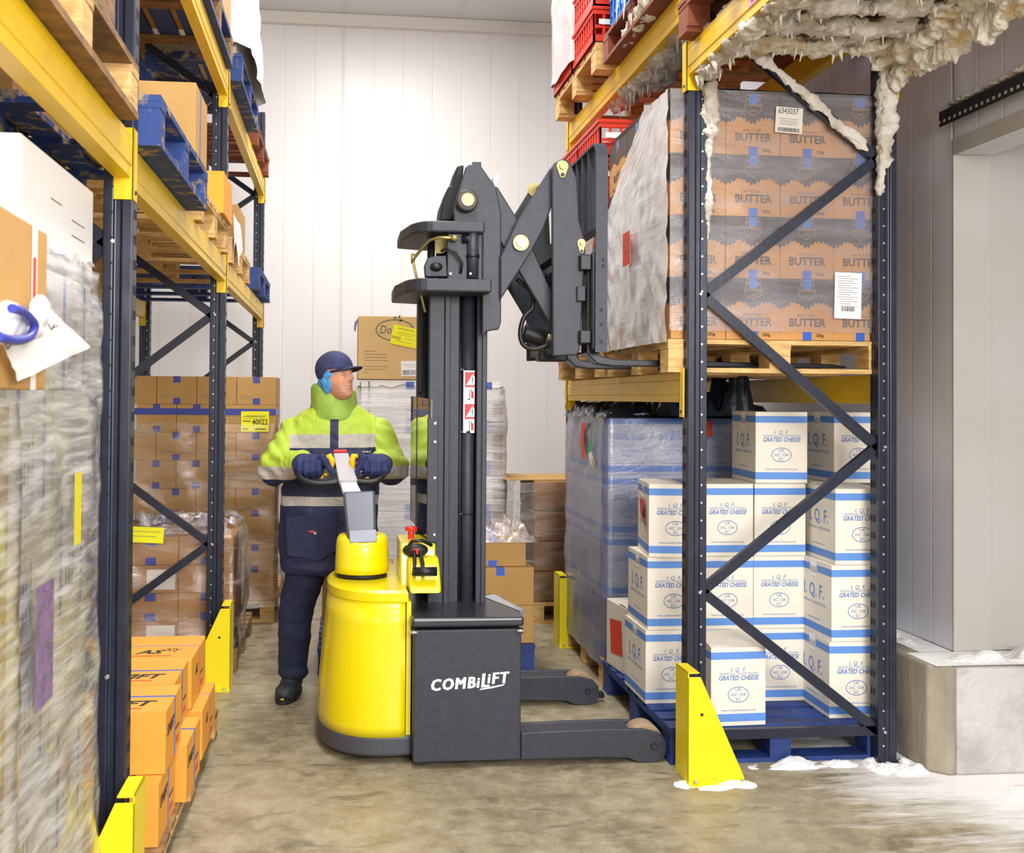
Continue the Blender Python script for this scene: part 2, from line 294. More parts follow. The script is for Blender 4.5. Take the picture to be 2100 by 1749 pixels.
# ------------------------------------------------------------------ racking
UW, UD = .085, .075
def upright_profile(flip):
    p = [(0,0),(.03,0),(.034,.008),(.052,.008),(.056,0),(.085,0),(.085,.075),(0,.075)]
    return [(UW-x, y) for x, y in p] if flip else p
def rack_frame(label, xf, xb, Y, h, side, holes, low=0):
    # xf: aisle-side face x of the front upright, side=+1 when the rack lies to the right of the aisle
    t = thing('storage_rack', label, 'rack frame', (xf, Y, 0))
    D = abs(xb - xf)
    def up(x0, flip, nm):
        mb = MB(); mb.prism([(x0+x, y) for x, y in upright_profile(flip)], low, h, NAVY, axis='z')
        o = mb.build(nm, t, bevel=.003)
        hb = MB()
        xs = x0 + (UW-.02 if flip ^ (side < 0) else .02)
        n_ = int((h-.1)/.0762)
        for k in range(n_):
            z = .08 + k*.0762
            hb.cyl((x0+UW*.72 if not flip else x0+UW*.28, -.0012, z), (x0+UW*.72 if not flip else x0+UW*.28, .004, z), .0048, holes, n=8)  # punched holes as discs; the pale ones paint light seen through them
            xw = x0 - .0012 if side > 0 else x0 + UW - .003; hb.box(xw, xw+.0042, .03, .045, z-.014, z+.014, NAVYD); hb.box(xw, xw+.0042, .056, .066, z-.014, z+.014, NAVYD)
        hb.build('slot', o)['kind'] = 'stuff'
        fb = MB().box(x0-.02, x0+UW+.02, -.03, .11, 0, .006, NAVY).cyl((x0+UW+.008,-.012,.005),(x0+UW+.008,-.012,.022),.009,ZINC_HOLE_LIGHT,n=6); fb.build('foot_plate', t, bevel=.002)
    s = side
    up(0 if s > 0 else -UW, s < 0, 'upright'); up((D-UW) if s > 0 else -D, s > 0, 'upright')
    xa, xc = (UW-.01, D-UW+.01) if s > 0 else (-UW+.01, -D+UW-.01)
    zs = [.14, .76, 1.39, 2.05, 2.67, 3.3, 3.9]; zs = [z for z in zs if z < h-.05]
    def brace(p, q):
        p = Vector(p); q = Vector(q); d = (q-p).normalized(); n_ = Vector((0,1,0)).cross(d)
        mb = MB(); w_ = .021
        vs = []
        for a in (p, q):
            for k, (u, v) in enumerate([(-w_,.0),(w_,.0),(w_,.03),(w_-.004,.03),(w_-.004,.004),(-w_+.004,.004),(-w_+.004,.03),(-w_,.03)]): vs.append(a + n_*u + Vector((0, .022+v, 0)))
        m_ = 8; fs = [(i, (i+1)%m_, m_+(i+1)%m_, m_+i) for i in range(m_)] + [tuple(range(m_))[::-1], tuple(range(m_, 2*m_))]
        mb.add(vs, fs, NAVY); mb.build('brace', t)
    brace((xa, 0, .14), (xc, 0, .14))
    for i in range(len(zs)-1):
        a, b = (xc, xa) if i % 2 == 0 else (xa, xc)
        brace((a, 0, zs[i]), (b, 0, zs[i+1]))
    for i, z in enumerate(zs):
        x = (xc + (.02 if s > 0 else -.02)) if i % 2 == 0 else (xa - (.02 if s > 0 else -.02))
        MB().cyl((x, -.006, z), (x, .02, z), .006, ZINC_HOLE_LIGHT, n=8).build('bolt', t)
    return t
BP = [(0,0),(.05,0),(.05,.13),(.022,.13),(.022,.105),(0,.105)]
def beam(label, x, y0, y1, z, side, parent=None, sleeves=True, mt=None, lab=None):
    # open step beam along Y; x is its aisle face
    mt = mt or YEL
    t = thing('rack_beam', label, 'rack beam', (x, y0, z))
    s = side
    mb = MB().box(0, s*.048, 0, y1-y0, 0, .13, mt) if False else MB()
    pr = [(0,0),(s*.05,0),(s*.05,.13),(0,.13),(0,.098),(s*-.004,.095),(s*-.004,.036),(0,.033)]
    mb.prism(pr, 0, y1-y0, mt, axis='y'); mb.build('beam_bar', t, bevel=.002)
    for yy in (0, y1-y0):
        e = -1 if yy == 0 else 1
        cb = MB(); ya, yb = (-.055, .004) if yy == 0 else (yy-.004, yy+.055)
        cb.box(min(-s*.008, -s*.002), max(-s*.008, -s*.002), ya, yb, -.065, .15, YEL)
        cb.box(min(-s*.008, s*.05), max(-s*.008, s*.05), yy-.004, yy+.004, -.065, .15, YEL)
        cb.cyl((-s*.007, (ya+yb)/2, -.04), (-s*.012, (ya+yb)/2, -.04), .007, INK, n=10)
        cb.build('beam_connector', t, bevel=.0015)
    return t
def guard(label, x, y, side, h=.46, rot=0):
    t = thing('upright_guard', label, 'rack guard', (x, y, 0), rot)
    s = side
    MB().prism([(0,0),(s*.25,0),(s*.24,.03),(s*.055,h-.02),(0,h-.02)], 0, .006, GUARD, axis='y').build('front_plate', t, bevel=.002)
    mb = MB().box(min(0, s*.006), max(0, s*.006), 0, .16, 0, h, GUARD); mb.box(min(0, s*.05), max(0,s*.05), .0, .16, h-.006, h, GUARD)
    mb.build('side_plate', t, bevel=.002)
    mb = MB().box(min(0, s*.26), max(0, s*.26), -.035, .006, 0, .008, GUARD)
    for q in (.03, .235): mb.cyl((s*q, -.018, .008), (s*q, -.018, .02), .009, ZINC_HOLE_LIGHT, n=6)
    mb.build('base_flange', t)
    MB().cyl((s*.06, -.001, h*.62), (s*.06, .002, h*.62), .007, INK, n=10).build('hole', t)
rack_frame('dark blue frame at the front of the right rack, its left post caked in frost', 1.49, 2.44, 4.40, 4.2, 1, ZINC_HOLE_LIGHT)
rack_frame('far dark blue frame of the right rack, beyond the red crates', 1.49, 2.44, 6.80, 3.78, 1, ZINC_HOLE_LIGHT)
rack_frame('nearest dark blue frame of the left rack, behind the yellow guard in the bottom left', -.625, -1.62, 3.20, 4.05, -1, NAVYD)
rack_frame('middle dark blue frame of the left rack, with the crossing braces above the wrapped cartons', -.655, -1.65, 6.0, 4.05, -1, ZINC_HOLE_LIGHT)
rack_frame('farthest dark blue frame of the left rack, close to the back wall', -.665, -1.68, 8.95, 4.0, -1, ZINC_HOLE_LIGHT)
YELF = mat('frosted_yellow', '#e8d9b4', .75, col2='#c9a02a', lo=.52, hi=.66, scale=4, bump=.8, bscale=30, detail=8)
beam('low yellow beam of the right rack on the aisle side, carrying the butter pallet', 1.485, 4.48, 6.8, 1.58, 1)
beam('low yellow beam of the right rack on the wall side, seen behind the brace', 2.445, 4.48, 6.8, 1.58, -1)
beam('high yellow beam of the right rack above the red crates, aisle side', 1.485, 4.48, 6.8, 3.28, 1)
beam('high yellow beam of the right rack on the wall side, above the butter cartons', 2.445, 4.48, 6.8, 3.28, -1)
bq = beam('yellow beam over the passage with a pink label and icicles, upper right', 1.485, 1.9, 4.40, 3.0, 1)
MB().rect(-.09,.09,-.03,.03, mat('label_pink', '#f0a8c8', .6), face('-x', -.0055, 1.72, .066)).rect(-.06,-.03,-.02,.02, mat('label_red_ink', '#d8467a', .6), face('-x', -.0065, 1.72, .066)).rect(-.02,.075,-.022,.022, PAPER, face('-x', -.006, 1.76, .066)).build('label', bq)
beam('frost covered beam over the passage on the wall side, top right corner', 2.445, 1.9, 4.40, 3.0, -1, mt=YELF)
beam('nearest low yellow beam of the left rack, crossing the upper left corner', -.63, .35, 3.2, 2.24, -1)
beam('yellow beam of the left rack between the nearest and middle frames, under the blue pallet', -.655, 3.275, 6.0, 2.24, -1)
beam('low yellow beam of the left rack between the middle and farthest frames', -.665, 6.075, 8.95, 2.24, -1)
beam('rear low beam of the left rack, behind the white stack', -1.615, .35, 3.2, 2.24, 1)
beam('rear low beam of the left rack between the nearest and middle frames', -1.645, 3.275, 6.0, 2.24, 1)
beam('rear low beam of the left rack reaching the farthest frame, seen against the wall', -1.675, 6.075, 8.95, 2.24, 1)
beam('upper yellow beam of the left rack between the nearest and middle frames', -.655, 3.275, 6.0, 3.29, -1)
beam('upper yellow beam of the left rack between the middle and farthest frames', -.665, 6.075, 8.95, 3.29, -1)
beam('rear upper beam of the left rack, nearer bay', -1.645, 3.275, 6.0, 3.29, 1)
beam('rear upper beam of the left rack, farther bay', -1.675, 6.075, 8.95, 3.29, 1)
guard('yellow steel guard at the foot of the right rack, beside the lift truck leg', 1.44, 4.24, 1)
guard('yellow guard at the far end of the right rack, beside the blue wrapped cartons', 1.40, 6.64, 1)
guard('large yellow steel guard in the bottom left corner', -.57, 3.06, -1)
guard('yellow steel guard behind the orange cartons, left rack', -.585, 5.80, -1)
# perforated rail on the header, upper right
t = thing('perforated_rail', 'dark perforated steel rail with frost, upper right corner on the wall header', 'rail', (2.70, 2.3, 2.88))
mb = MB().prism([(0,0),(.06,0),(.06,.05),(.05,.05),(.05,.01),(0,.01)], 0, 2.2, NAVYD, axis='y'); mb.box(-.002, .0, 0, 2.2, -.04, .03, NAVYD); mb.build('rail_bar', t)
mb = MB()
for k in range(55): mb.box(-.004, -.0022, .03+k*.04, .045+k*.04, -.026, -.012, ZINC_HOLE_LIGHT)
mb.build('perforation', t)['kind'] = 'stuff'
# ------------------------------------------------------------------ pallets
_pal = {}
def pallet(label, x0, x1, y0, y1, z0, kind, m, m2=None, h=.15, rot=0, gap=.035):
    # deck boards run along X ('x') or Y ('y'); blocks in a 3x3 grid; skids below
    m2 = m2 or m
    t = thing('pallet', label, 'pallet', ((x0+x1)/2, (y0+y1)/2, z0), rot)
    w, d = x1-x0, y1-y0; key = (round(w, 2), round(d, 2), kind, m.name, m2.name, h)
    if key not in _pal:
        L = []; X = kind == 'x'; a, b = (w, d) if X else (d, w)     # a: board length, b: across
        def bx(u0, u1, v0, v1, z_0, z_1, mt, nm):
            mb = MB()
            if X: mb.box(u0, u1, v0, v1, z_0, z_1, mt)
            else: mb.box(v0, v1, u0, u1, z_0, z_1, mt)
            L.append((nm, mb.mesh(nm)))
        n = max(5, round(b/(.10+gap))); bw = (b - gap*(n-1))/n
        for i in range(n): bx(-a/2 - random.uniform(0,.004), a/2 + random.uniform(0,.004), -b/2+i*(bw+gap), -b/2+i*(bw+gap)+bw, h-.02, h, m, 'deck_board')
        for k in (-a/2, -.05, a/2-.1): bx(k, k+.1, -b/2, b/2, h-.04, h-.0202, m2, 'stringer_board')
        for k in (-a/2+.002, -.048, a/2-.098):
            for q in (-b/2+.002, -.06, b/2-.122): bx(k, k+.096, q, q+.12, .0202, h-.0402, m2, 'block')
        for q in (-b/2, -.055, b/2-.11): bx(-a/2, a/2, q, q+.11, 0, .02, m, 'skid_board')
        _pal[key] = L
    for nm, me in _pal[key]:
        o = bpy.data.objects.new(nm, me); C.objects.link(o); o.parent = t
        if 'bev' in nm: pass
    return t
RP = 'pallets'
pallet('blue painted pallet on the floor under the white and blue cheese cartons', 1.44, 2.44, 4.47, 5.66, 0, 'x', BLUEW, h=.16)
pallet('plain wooden pallet on the floor under the blue film wrapped cartons', 1.46, 2.46, 5.72, 6.74, 0, 'x', WOOD, h=.15)
pallet('pale wooden pallet under the butter cartons, with the truck forks inside it', 1.42, 2.44, 4.46, 5.52, 1.712, 'x', WOOD, h=.145)
pallet('wooden pallet under the tall stack of red crates, behind the lift truck forks', 1.40, 2.40, 5.60, 6.70, 1.712, 'x', WOOD, h=.145)
pallet('red brown pallet under the blue crate on the top beam', 1.40, 2.42, 4.50, 5.56, 3.412, 'y', REDW, h=.15)
pallet('pale wooden pallet on the far end of the top right beam', 1.38, 2.40, 5.64, 6.74, 3.412, 'x', WOOD, h=.15)
pallet('brown wooden pallet overhanging the nearest beam in the upper left corner', -1.66, -.58, 1.85, 3.04, 2.372, 'y', WOODD, WOOD, h=.15)
pallet('bright blue pallet with chipped paint beside the nearest left post', -1.68, -.57, 3.34, 4.5, 2.372, 'y', BLUEC, BLUEC, h=.16)
pallet('pale wooden pallet just past the chipped blue pallet, left rack', -1.70, -.625, 4.72, 5.86, 2.372, 'x', WOOD, h=.15)
pallet('weathered wooden pallet under the brown carton with a cyan tape', -1.70, -.64, 6.2, 7.4, 2.372, 'x', WOOD, h=.15)
pallet('blue pallet on the lower beam next to the farthest left post', -1.70, -.60, 7.7, 8.85, 2.372, 'x', BLUEW, h=.16)
pallet('blue pallet high up over the middle left post, seen from below', -1.70, -.62, 4.75, 5.92, 3.422, 'y', BLUEW, WOODD, h=.16)
pallet('dark pallet high above the nearest left post at the top edge', -1.70, -.60, 3.34, 4.6, 3.422, 'y', WOODD, BLUEW, h=.16)
pallet('chipped blue pallet under the white shrouded load, upper left', -1.70, -.59, 6.15, 7.35, 3.422, 'y', BLUEC, BLUEC, h=.16)
pallet('red brown pallet on the upper beam at the far left post', -1.70, -.62, 7.7, 8.85, 3.422, 'x', REDW, h=.15)
pallet('weathered pallet under the orange cartons at the bottom left', -1.62, -.565, 3.42, 5.05, 0, 'x', WOODD, WOOD, h=.12)
pallet('pallet hidden under the film wrapped cartons behind the middle left post', -1.55, -.585, 6.16, 7.2, 0, 'x', WOODD, h=.14)
pallet('wooden pallet under the tall brown carton stack with the 40022 note', -1.57, -.46, 7.52, 8.6, 0, 'x', WOOD, h=.15)
pallet('blue pallet under the small load behind the lift truck', -.12, 1.14, 6.08, 7.0, 0, 'x', BLUEW, h=.15)
pallet('wooden pallet under the brown cartons near the back wall', 1.34, 2.3, 7.32, 8.3, 0, 'x', WOOD, h=.15)
pallet('pallet under the tall white wrapped load behind the man', .13, 1.16, 7.52, 8.6, 0, 'x', WOODD, h=.15)
pallet('wooden pallet below the white cartons in the left foreground', -1.66, -.70, 1.95, 3.1, 0, 'x', WOODD, h=.14)
# ------------------------------------------------------------------ cartons
def box_mb(w, d, h, m, flap=True):
    mb = MB().box(-w/2, w/2, -d/2, d/2, 0, h, m)
    return mb
def band(mb, w, d, z0, z1, m, e=.0008): return mb.box(-w/2-e, w/2+e, -d/2-e, d/2+e, z0, z1, m)
CW, CD, CH = .252, .36, .342
def cheese_mesh():
    w, d, h = CW, CD, CH; L = []
    mb = box_mb(w, d, h, WHITEC); band(mb, w, d, .018, .052, BLUEP); band(mb, w, d, h-.052, h-.020, BLUEP)
    for s_, q in (('-y', -d/2-.0006), ('+y', d/2+.0006)):
        F_ = lambda x, z: face(s_, x, q, z)
        mb.text('I. Q. F.', .026, BLUET, F_(0, .235), shear=.2); mb.text('INDIVIDUALLY QUICK FROZEN', .0148, BLUET, F_(0, .222), shear=.3, sx=.86)
        mb.text('GRATED CHEESE', .0285, BLUET, F_(0, .199), shear=.25, bold=.0006, sx=.86)
        mb.ring(.049, .035, .003, BLUET, F_(0, .135)); mb.text('UK', .021, BLUET, F_(0, .150)); mb.text('HC 104', .021, BLUET, F_(0, .128)); mb.text('EC', .021, BLUET, F_(0, .107))
        mb.text('www.meadowcheese.co.uk', .0145, BLUET, F_(0, .063))
    for s_, q in (('-x', -w/2-.0006), ('+x', w/2+.0006)):
        F_ = lambda y, z: face(s_, q, y, z)
        mb.text('I. Q. F.', .085, BLUEP, F_(0, .175), bold=.001, sx=.9); mb.text('INDIVIDUALLY QUICK FROZEN', .018, BLUEP, F_(0, .14)); mb.text('www.meadowcheese.co.uk', .012, BLUEP, F_(0, .07))
        mb.rect(-.035, .035, h-.075, h-.0195+.0195, PAPER, face(s_, q + (-.0008 if s_ == '-x' else .0008), 0, 0))
        for k in range(6): mb.rect(-.03+k*.011, -.026+k*.011, h-.06, h-.03, INKG, face(s_, q + (-.0012 if s_ == '-x' else .0012), 0, 0))
    mb.rect(-.03, .03, -d/2, d/2, TAPE if False else ALU, face('+z', 0, 0, h+.0005))
    return mb.mesh('carton')
CHM = cheese_mesh()
def put(me, name, label, cat, loc, rot=0, group=None, bevel=.003):
    o = bpy.data.objects.new(name, me); C.objects.link(o); o.location = loc; o.rotation_euler.z = rot
    if bevel: m = o.modifiers.new('bevel', 'BEVEL'); m.width = bevel; m.segments = 2; m.limit_method = 'ANGLE'
    return tag(o, label, cat, group)
def cheese(label, x, y, z, rot=0, group='white and blue cheese cartons on the blue pallet'):
    return put(CHM, 'cheese_carton', label, 'box', (x, y + CD/2, z), rot, group)
zr = [.162, .506, .850, 1.194]; rows = ['bottom', 'second', 'third', 'top']
J = lambda a=.012: random.uniform(-a, a)
# left column of the front group: x = left edge of front + CW/2
H2 = CW/2; YM = 4.83
a = cheese('cheese carton at the bottom left corner of the blue pallet, beside the plain white box', 1.435+H2, YM, zr[0], .0)
a = cheese('cheese carton second up in the left column, its left end covered with print', 1.447+H2, YM, zr[1], -.02)
a = cheese('cheese carton with a torn red paper on its left end', 1.472+H2, YM-.02, zr[2], -.14)
tp = MB().rect(-.02, .02, -.10, -.0, TAPE, face('-y', .06, -CD/2-.002, CH)).rect(-.02, .02, -CD/2, CD/2, TAPE, face('+z', .06, 0, CH+.001)).build('tape', a); tp['label'] = 'bright blue tape over the top'
mb = MB().add([(-H2-.004, .10, .25), (-H2-.014, .03, .26), (-H2-.012, -.10, .255), (-H2-.03, -.105, .11), (-H2-.010, -.02, .15), (-H2-.005, .07, .19)], [(0,1,5),(1,4,5),(1,2,4),(2,3,4)], REDP)
mb.add([(-H2-.004, .13, .27), (-H2-.02, .03, .285), (-H2-.014, -.09, .262), (-H2-.005, .12, .25)], [(0,1,2,3)], PAPER); mb.build('torn_note', a)
for c, x in enumerate((1.708, 1.965)):
    for r in range(3):
        if c == 0 and r == 0: continue
        cheese(f'cheese carton in the {["bottom","middle","upper"][r]} row, {["directly right of the frosted post","between the post and the right hand column"][c]}', x + H2 + J(.003), YM + J(.006), zr[r], J(.01))
for r in range(4):
    cheese(f'cheese carton in the right hand column, {["lowest, behind the foot of the brace","second from the floor","third from the floor","highest"][r]}', [2.205,2.208,2.238,2.385][r] + H2, [4.54,4.54,4.55,4.88][r], zr[r], [-.03,.0,-.03,.0][r])
cheese('cheese carton alone on the top row above the middle of the pallet', 1.995+H2, 4.86, zr[3], -.06)
a = cheese('opened cheese carton standing in front of the others behind the yellow guard', 1.615+H2, 4.475, zr[0], .04)
MB().add([(-H2, -CD/2, CH), (H2, -CD/2, CH), (H2-.01, .0, CH+.045), (-H2, -.02, CH+.03)], [(0,1,2,3)], WHITEC).build('flap', a)
for x, y, z, r, l in ((2.26, 4.95, zr[0], 0, 'behind the lowest carton of the right hand column'), (2.27, 4.95, zr[1], 0, 'behind the second carton of the right hand column'), (2.3,4.95,zr[2],0,'behind the third carton of the right hand column')):
    cheese('cheese carton in the second rank, ' + l, x+H2, y, z, r)
t = thing('plain_carton', 'plain white carton with a red paper on its end, beside the blue pallet corner', 'box', (1.575, 5.44, .162), .10)
MB().box(-.115, .115, -.17, .17, 0, .35, WHITEC).build('carton_body', t, bevel=.006)
MB().rect(-.07, .10, .06, .24, REDP, face('-x', -.1165, .02, .02, .1)).build('note', t)
MB().add([(-.115,-.17,.35),(.115,-.17,.35),(.115,.02,.362),(-.115,.0,.365)], [(0,1,2,3)], WHITEC).build('flap', t)
# wrapped cheese cartons further back
FILMB = wrap_mat('blue_stretch_film', '#a6b8f2', .30, lo=.35, hi=.85, stretch=(1, 1, 3), scale=3, maxd=.66)
G2 = 'cheese cartons under blue stretch film'
for r in range(4):
    for c in range(4):
        cheese(f'film wrapped cheese carton facing the camera, {rows[r]} row, {["left end","second","third","right end"][c]}', 1.485+.126+c*.2535, 5.74, .152+r*.339, 0, G2).scale.z = .985
    for q in range(2):
        cheese(f'film wrapped cheese carton on the aisle side, {rows[r]} row, {["middle","far end"][q]}', 1.485+.126, 6.105+q*.35-.0, .152+r*.339, 0, G2).scale = (1, .93, .985)
def shell(name, label, x0, x1, y0, y1, z0, z1, matl, amp=.012, n=26, top=True, seed=1, flare=0, cat='stretch film', bottom_in=0, kind=None, parent=None, lump=0):
    # stretch film pulled around a load: a thin uneven skin
    vs = []; fs = []; per = []
    w, d = x1-x0, y1-y0; nx = n; ny = n
    def ringpt(u):
        P = 2*(w+d); s_ = u*P
        if s_ < w: return (x0+s_, y0), (0,-1)
        s_ -= w
        if s_ < d: return (x1, y0+s_), (1,0)
        s_ -= d
        if s_ < w: return (x1-s_, y1), (0,1)
        s_ -= w; return (x0, y1-s_), (-1,0)
    M_ = 4*n; K = n
    for j in range(K+1):
        v = j/K; z = z0+(z1-z0)*v
        for i in range(M_):
            (x, y), nn = ringpt(i/M_)
            q = noise.fractal(Vector((x*3, y*3, z*7+seed*3.1)), 1, 2, 4)*amp + amp*1.3
            q += lump*max(0, noise.noise(Vector((x*4, y*4, z*5+seed*9))))
            q += flare*(1-v)**3
            if v > .96: q -= amp
            vs.append((x+nn[0]*q, y+nn[1]*q, z + noise.noise(Vector((x*5, y*5, seed)))*amp*(2 if j in (0, K) else .5)))
    for j in range(K):
        for i in range(M_): a_ = j*M_+i; b_ = j*M_+(i+1) % M_; fs.append((a_, b_, b_+M_, a_+M_))
    if top:
        base = len(vs); g = n
        for j in range(g+1):
            for i in range(g+1):
                x = x0+w*i/g; y = y0+d*j/g
                vs.append((x, y, z1 + .004 + abs(noise.fractal(Vector((x*5, y*5, seed*2.)), 1, 2, 4))*(amp*2+lump)))
        for j in range(g):
            for i in range(g): a_ = base+j*(g+1)+i; fs.append((a_, a_+1, a_+g+2, a_+g+1))
    o = MB().add(vs, fs, matl, smooth=True).build(name, parent)
    return tag(o, label, cat, kind=kind) if parent is None else o
shell('stretch_film', 'blue tinted stretch film around the cheese cartons, with a red and a green label', 1.47, 2.47, 5.73, 6.74, .10, 1.512, FILMB, amp=.01, top=False, seed=2)
DKF = mat('dark_polythene', '#1d2530', .22, bump=.4, bscale=12)
def crumple(name, label, x0, x1, y0, y1, z, h, matl, cat, seed=1, nx=50, ny=40, drop=.0, sc_=6, cap=9):
    vs = []; fs = []
    for j in range(ny+1):
        for i in range(nx+1):
            u, v = i/nx, j/ny; x = x0+(x1-x0)*u; y = y0+(y1-y0)*v; e = min(u, 1-u, v, 1-v)*8; e = min(1, e)
            q = abs(noise.fractal(Vector((x*sc_, y*sc_, seed)), .9, 2.1, 4))
            vs.append((x, y, z + .006 + min(cap, h*q*e) - drop*(1-e)))
    for j in range(ny):
        for i in range(nx): a_ = j*(nx+1)+i; fs.append((a_, a_+1, a_+nx+2, a_+nx+1))
    return tag(MB().add(vs, fs, matl, smooth=True).build(name), label, cat)
crumple('plastic_sheet', 'dark crumpled plastic sheet lying on top of the wrapped cheese cartons', 1.44, 2.42, 5.69, 6.74, 1.512, .36, DKF, 'plastic sheet', 3, drop=.03, cap=.062)
crumple('plastic_sheet', 'dark plastic sheet bunched up behind the lone top carton', 1.70, 2.2, 5.38, 5.70, 1.50, .42, DKF, 'plastic sheet', 9, nx=30, ny=20)
def onface(name, label, cat, M, shapes):
    mb = MB()
    for pts, m_, dz in shapes: mb.add([(p[0], p[1], dz) for p in pts], [tuple(range(len(pts)))], m_, M=M)
    return tag(mb.build(name), label, cat)
FX = face('-x', 1.448, 6.18, 1.3)
onface('paper_label', 'orange red label stuck on the blue stretch film', 'label', FX, [([(-.02,.15),(.07,.15),(.03,.06),(.06,-.06),(-.0,-.07),(-.06,.03)][::1], REDP, .006)])
onface('paper_label', 'green pointed label stuck on the blue stretch film', 'label', FX @ Matrix.Translation((.20, 0, 0)), [([(-.08,.0),(.0,.05),(.05,.16),(.04,.05),(.02,-.01),(-.06,-.02)], GREENP, .006), ([(-.06,-.03),(.03,-.01),(.08,-.06),(.07,-.11),(.0,-.08)], PAPER, .006), ([(.03,-.05),(.07,-.06),(.06,-.11)], mat('label_amber','#d0a020',.6), .007)])
t = MB().rect(-.045, .045, -.045, .045, REDP, face('-y', 2.03, 5.712, 1.43)); tag(t.build('paper_label'), 'square red paper on the wrapped cheese cartons behind the frosted post', 'label')
# ------------------------------------------------------------------ butter cartons
BUC = mat('butter_card', '#d09a5c', .7, col2='#c08a4c', lo=.3, hi=.8, scale=3); BUD = mat('butter_charcoal', '#4a403c', .65, col2='#544a44', lo=.3, hi=.8, scale=3)
LOGO = mat('butter_logo_tan', '#b98e5e', .7); FADE = mat('tape_faded', '#4f78c0', .35)
BW, BD, BH = .248, .355, .272
def butter_mesh():
    w, d, h = BW, BD, BH; mb = box_mb(w, d, h, BUC)
    mb.box(-w/2-.0004, w/2+.0004, -d/2-.0004, d/2+.0004, h*.62, h+.0004, BUD)
    def wave(length, M):
        pts = [(-length/2, h*.64)]; n = 26; r_ = random.Random(4)
        for i in range(n+1): pts.append((-length/2+length*i/n, h*.56 + (.010 if i % 2 else -.004) + r_.uniform(-.004, .004) - .012*math.cos(4*math.pi*i/n)))
        pts.append((length/2, h*.64))
        for i in range(1, len(pts)-2): mb.add([(pts[i][0], pts[i][1], 0), (pts[i+1][0], pts[i+1][1], 0), (pts[i+1][0], h*.64, 0), (pts[i][0], h*.64, 0)], [(0,1,2,3)], BUD, M=M)
    for s_, q, L_ in (('-y', -d/2-.0007, w), ('-x', -w/2-.0007, d), ('+x', w/2+.0007, d), ('+y', d/2+.0007, w)):
        F_ = (lambda x, z, e=0, s_=s_, q=q: face(s_, x, q + (-e if s_[0] == '-' else e), z)) if s_[1] == 'y' else (lambda y, z, e=0, s_=s_, q=q: face(s_, q + (-e if s_[0] == '-' else e), y, z))
        wave(L_, F_(0, 0)); e = .0006
        k = L_/.25 if s_[1] == 'x' else 1
        sh = [(-.032,.05),(-.03,.02),(-.04,.005),(-.038,-.02),(0,-.042),(.038,-.02),(.04,.005),(.03,.02),(.032,.05)]
        for i in range(len(sh)):
            a_, b_ = Vector(sh[i]), Vector(sh[(i+1) % len(sh)]); n_ = (b_-a_).normalized(); n_ = Vector((-n_.y, n_.x))*.0012
            mb.add([(*(a_-n_), 0), (*(b_-n_), 0), (*(b_+n_), 0), (*(a_+n_), 0)], [(0,1,2,3)], LOGO, M=F_(0, h*.80, e))
        mb.text('müller', .021, LOGO, F_(0, h*.80+.026, e), bold=.0008); mb.text('WISEMAN', .0155, LOGO, F_(0, h*.80-.002, e), bold=.0003); mb.text('DAIRIES', .010, LOGO, F_(0, h*.80-.024, e))
        mb.text('B R I T I S H', .0155, INK, F_(-.005, h*.385, e)); mb.text('BUTTER', .051, mat_ink2, F_(0, h*.225, e), bold=.0012, sx=.92); mb.text('25kg', .018, INK, F_(L_*.24, h*.06, e), bold=.0004)
        mb.rect(-.020, .020, h-.045, h, FADE, F_(0, 0, e*2)); mb.rect(-.020, .020, 0, .036, TAPE, F_(0, 0, e*2))
    return mb.mesh('butter_carton')
mat_ink2 = mat('ink_brown', '#4d4038', .7)
BUM = butter_mesh(); BZ = 1.860
GB = 'butter cartons on the pale wooden pallet'; ranks = ['front left', 'second from the post', 'third from the post', 'front right']
levels = ['lowest layer', 'second layer', 'third layer', 'top layer']
for r in range(4):
    off = [0, .045, -.045, .0][r]
    for c in range(4):
        x = 1.435 + BW/2 + c*.2505 + (off if 0 < c < 3 else 0)*.0 + (.0)
        put(BUM, 'butter_carton', f'brown and charcoal butter carton facing the camera, {levels[r]}, {ranks[c]}', 'box', (x, 4.475 + BD/2 + J(.004), BZ + r*.2735), J(.01), GB)
    for q in range(2):
        put(BUM, 'butter_carton', f'butter carton on the aisle side, {levels[r]}, {["middle","far end"][q]}', 'box', (1.435+BW/2, 4.475+BD/2+(q+1)*.358 - .0, BZ + r*.2735), J(.01), GB).scale.y = .98
FILMA = wrap_mat('milky_stretch_film', '#fdfcfd', .84, lo=.35, hi=.6, stretch=(1, .7, 6), scale=1.5, maxd=.97, bump=.45, rot=(-.85, 0, 0))
FILMC = wrap_mat('clear_stretch_film', '#cfcad2', .16, lo=.42, hi=.8, stretch=(1, 1, 5), scale=2.2, maxd=.6)
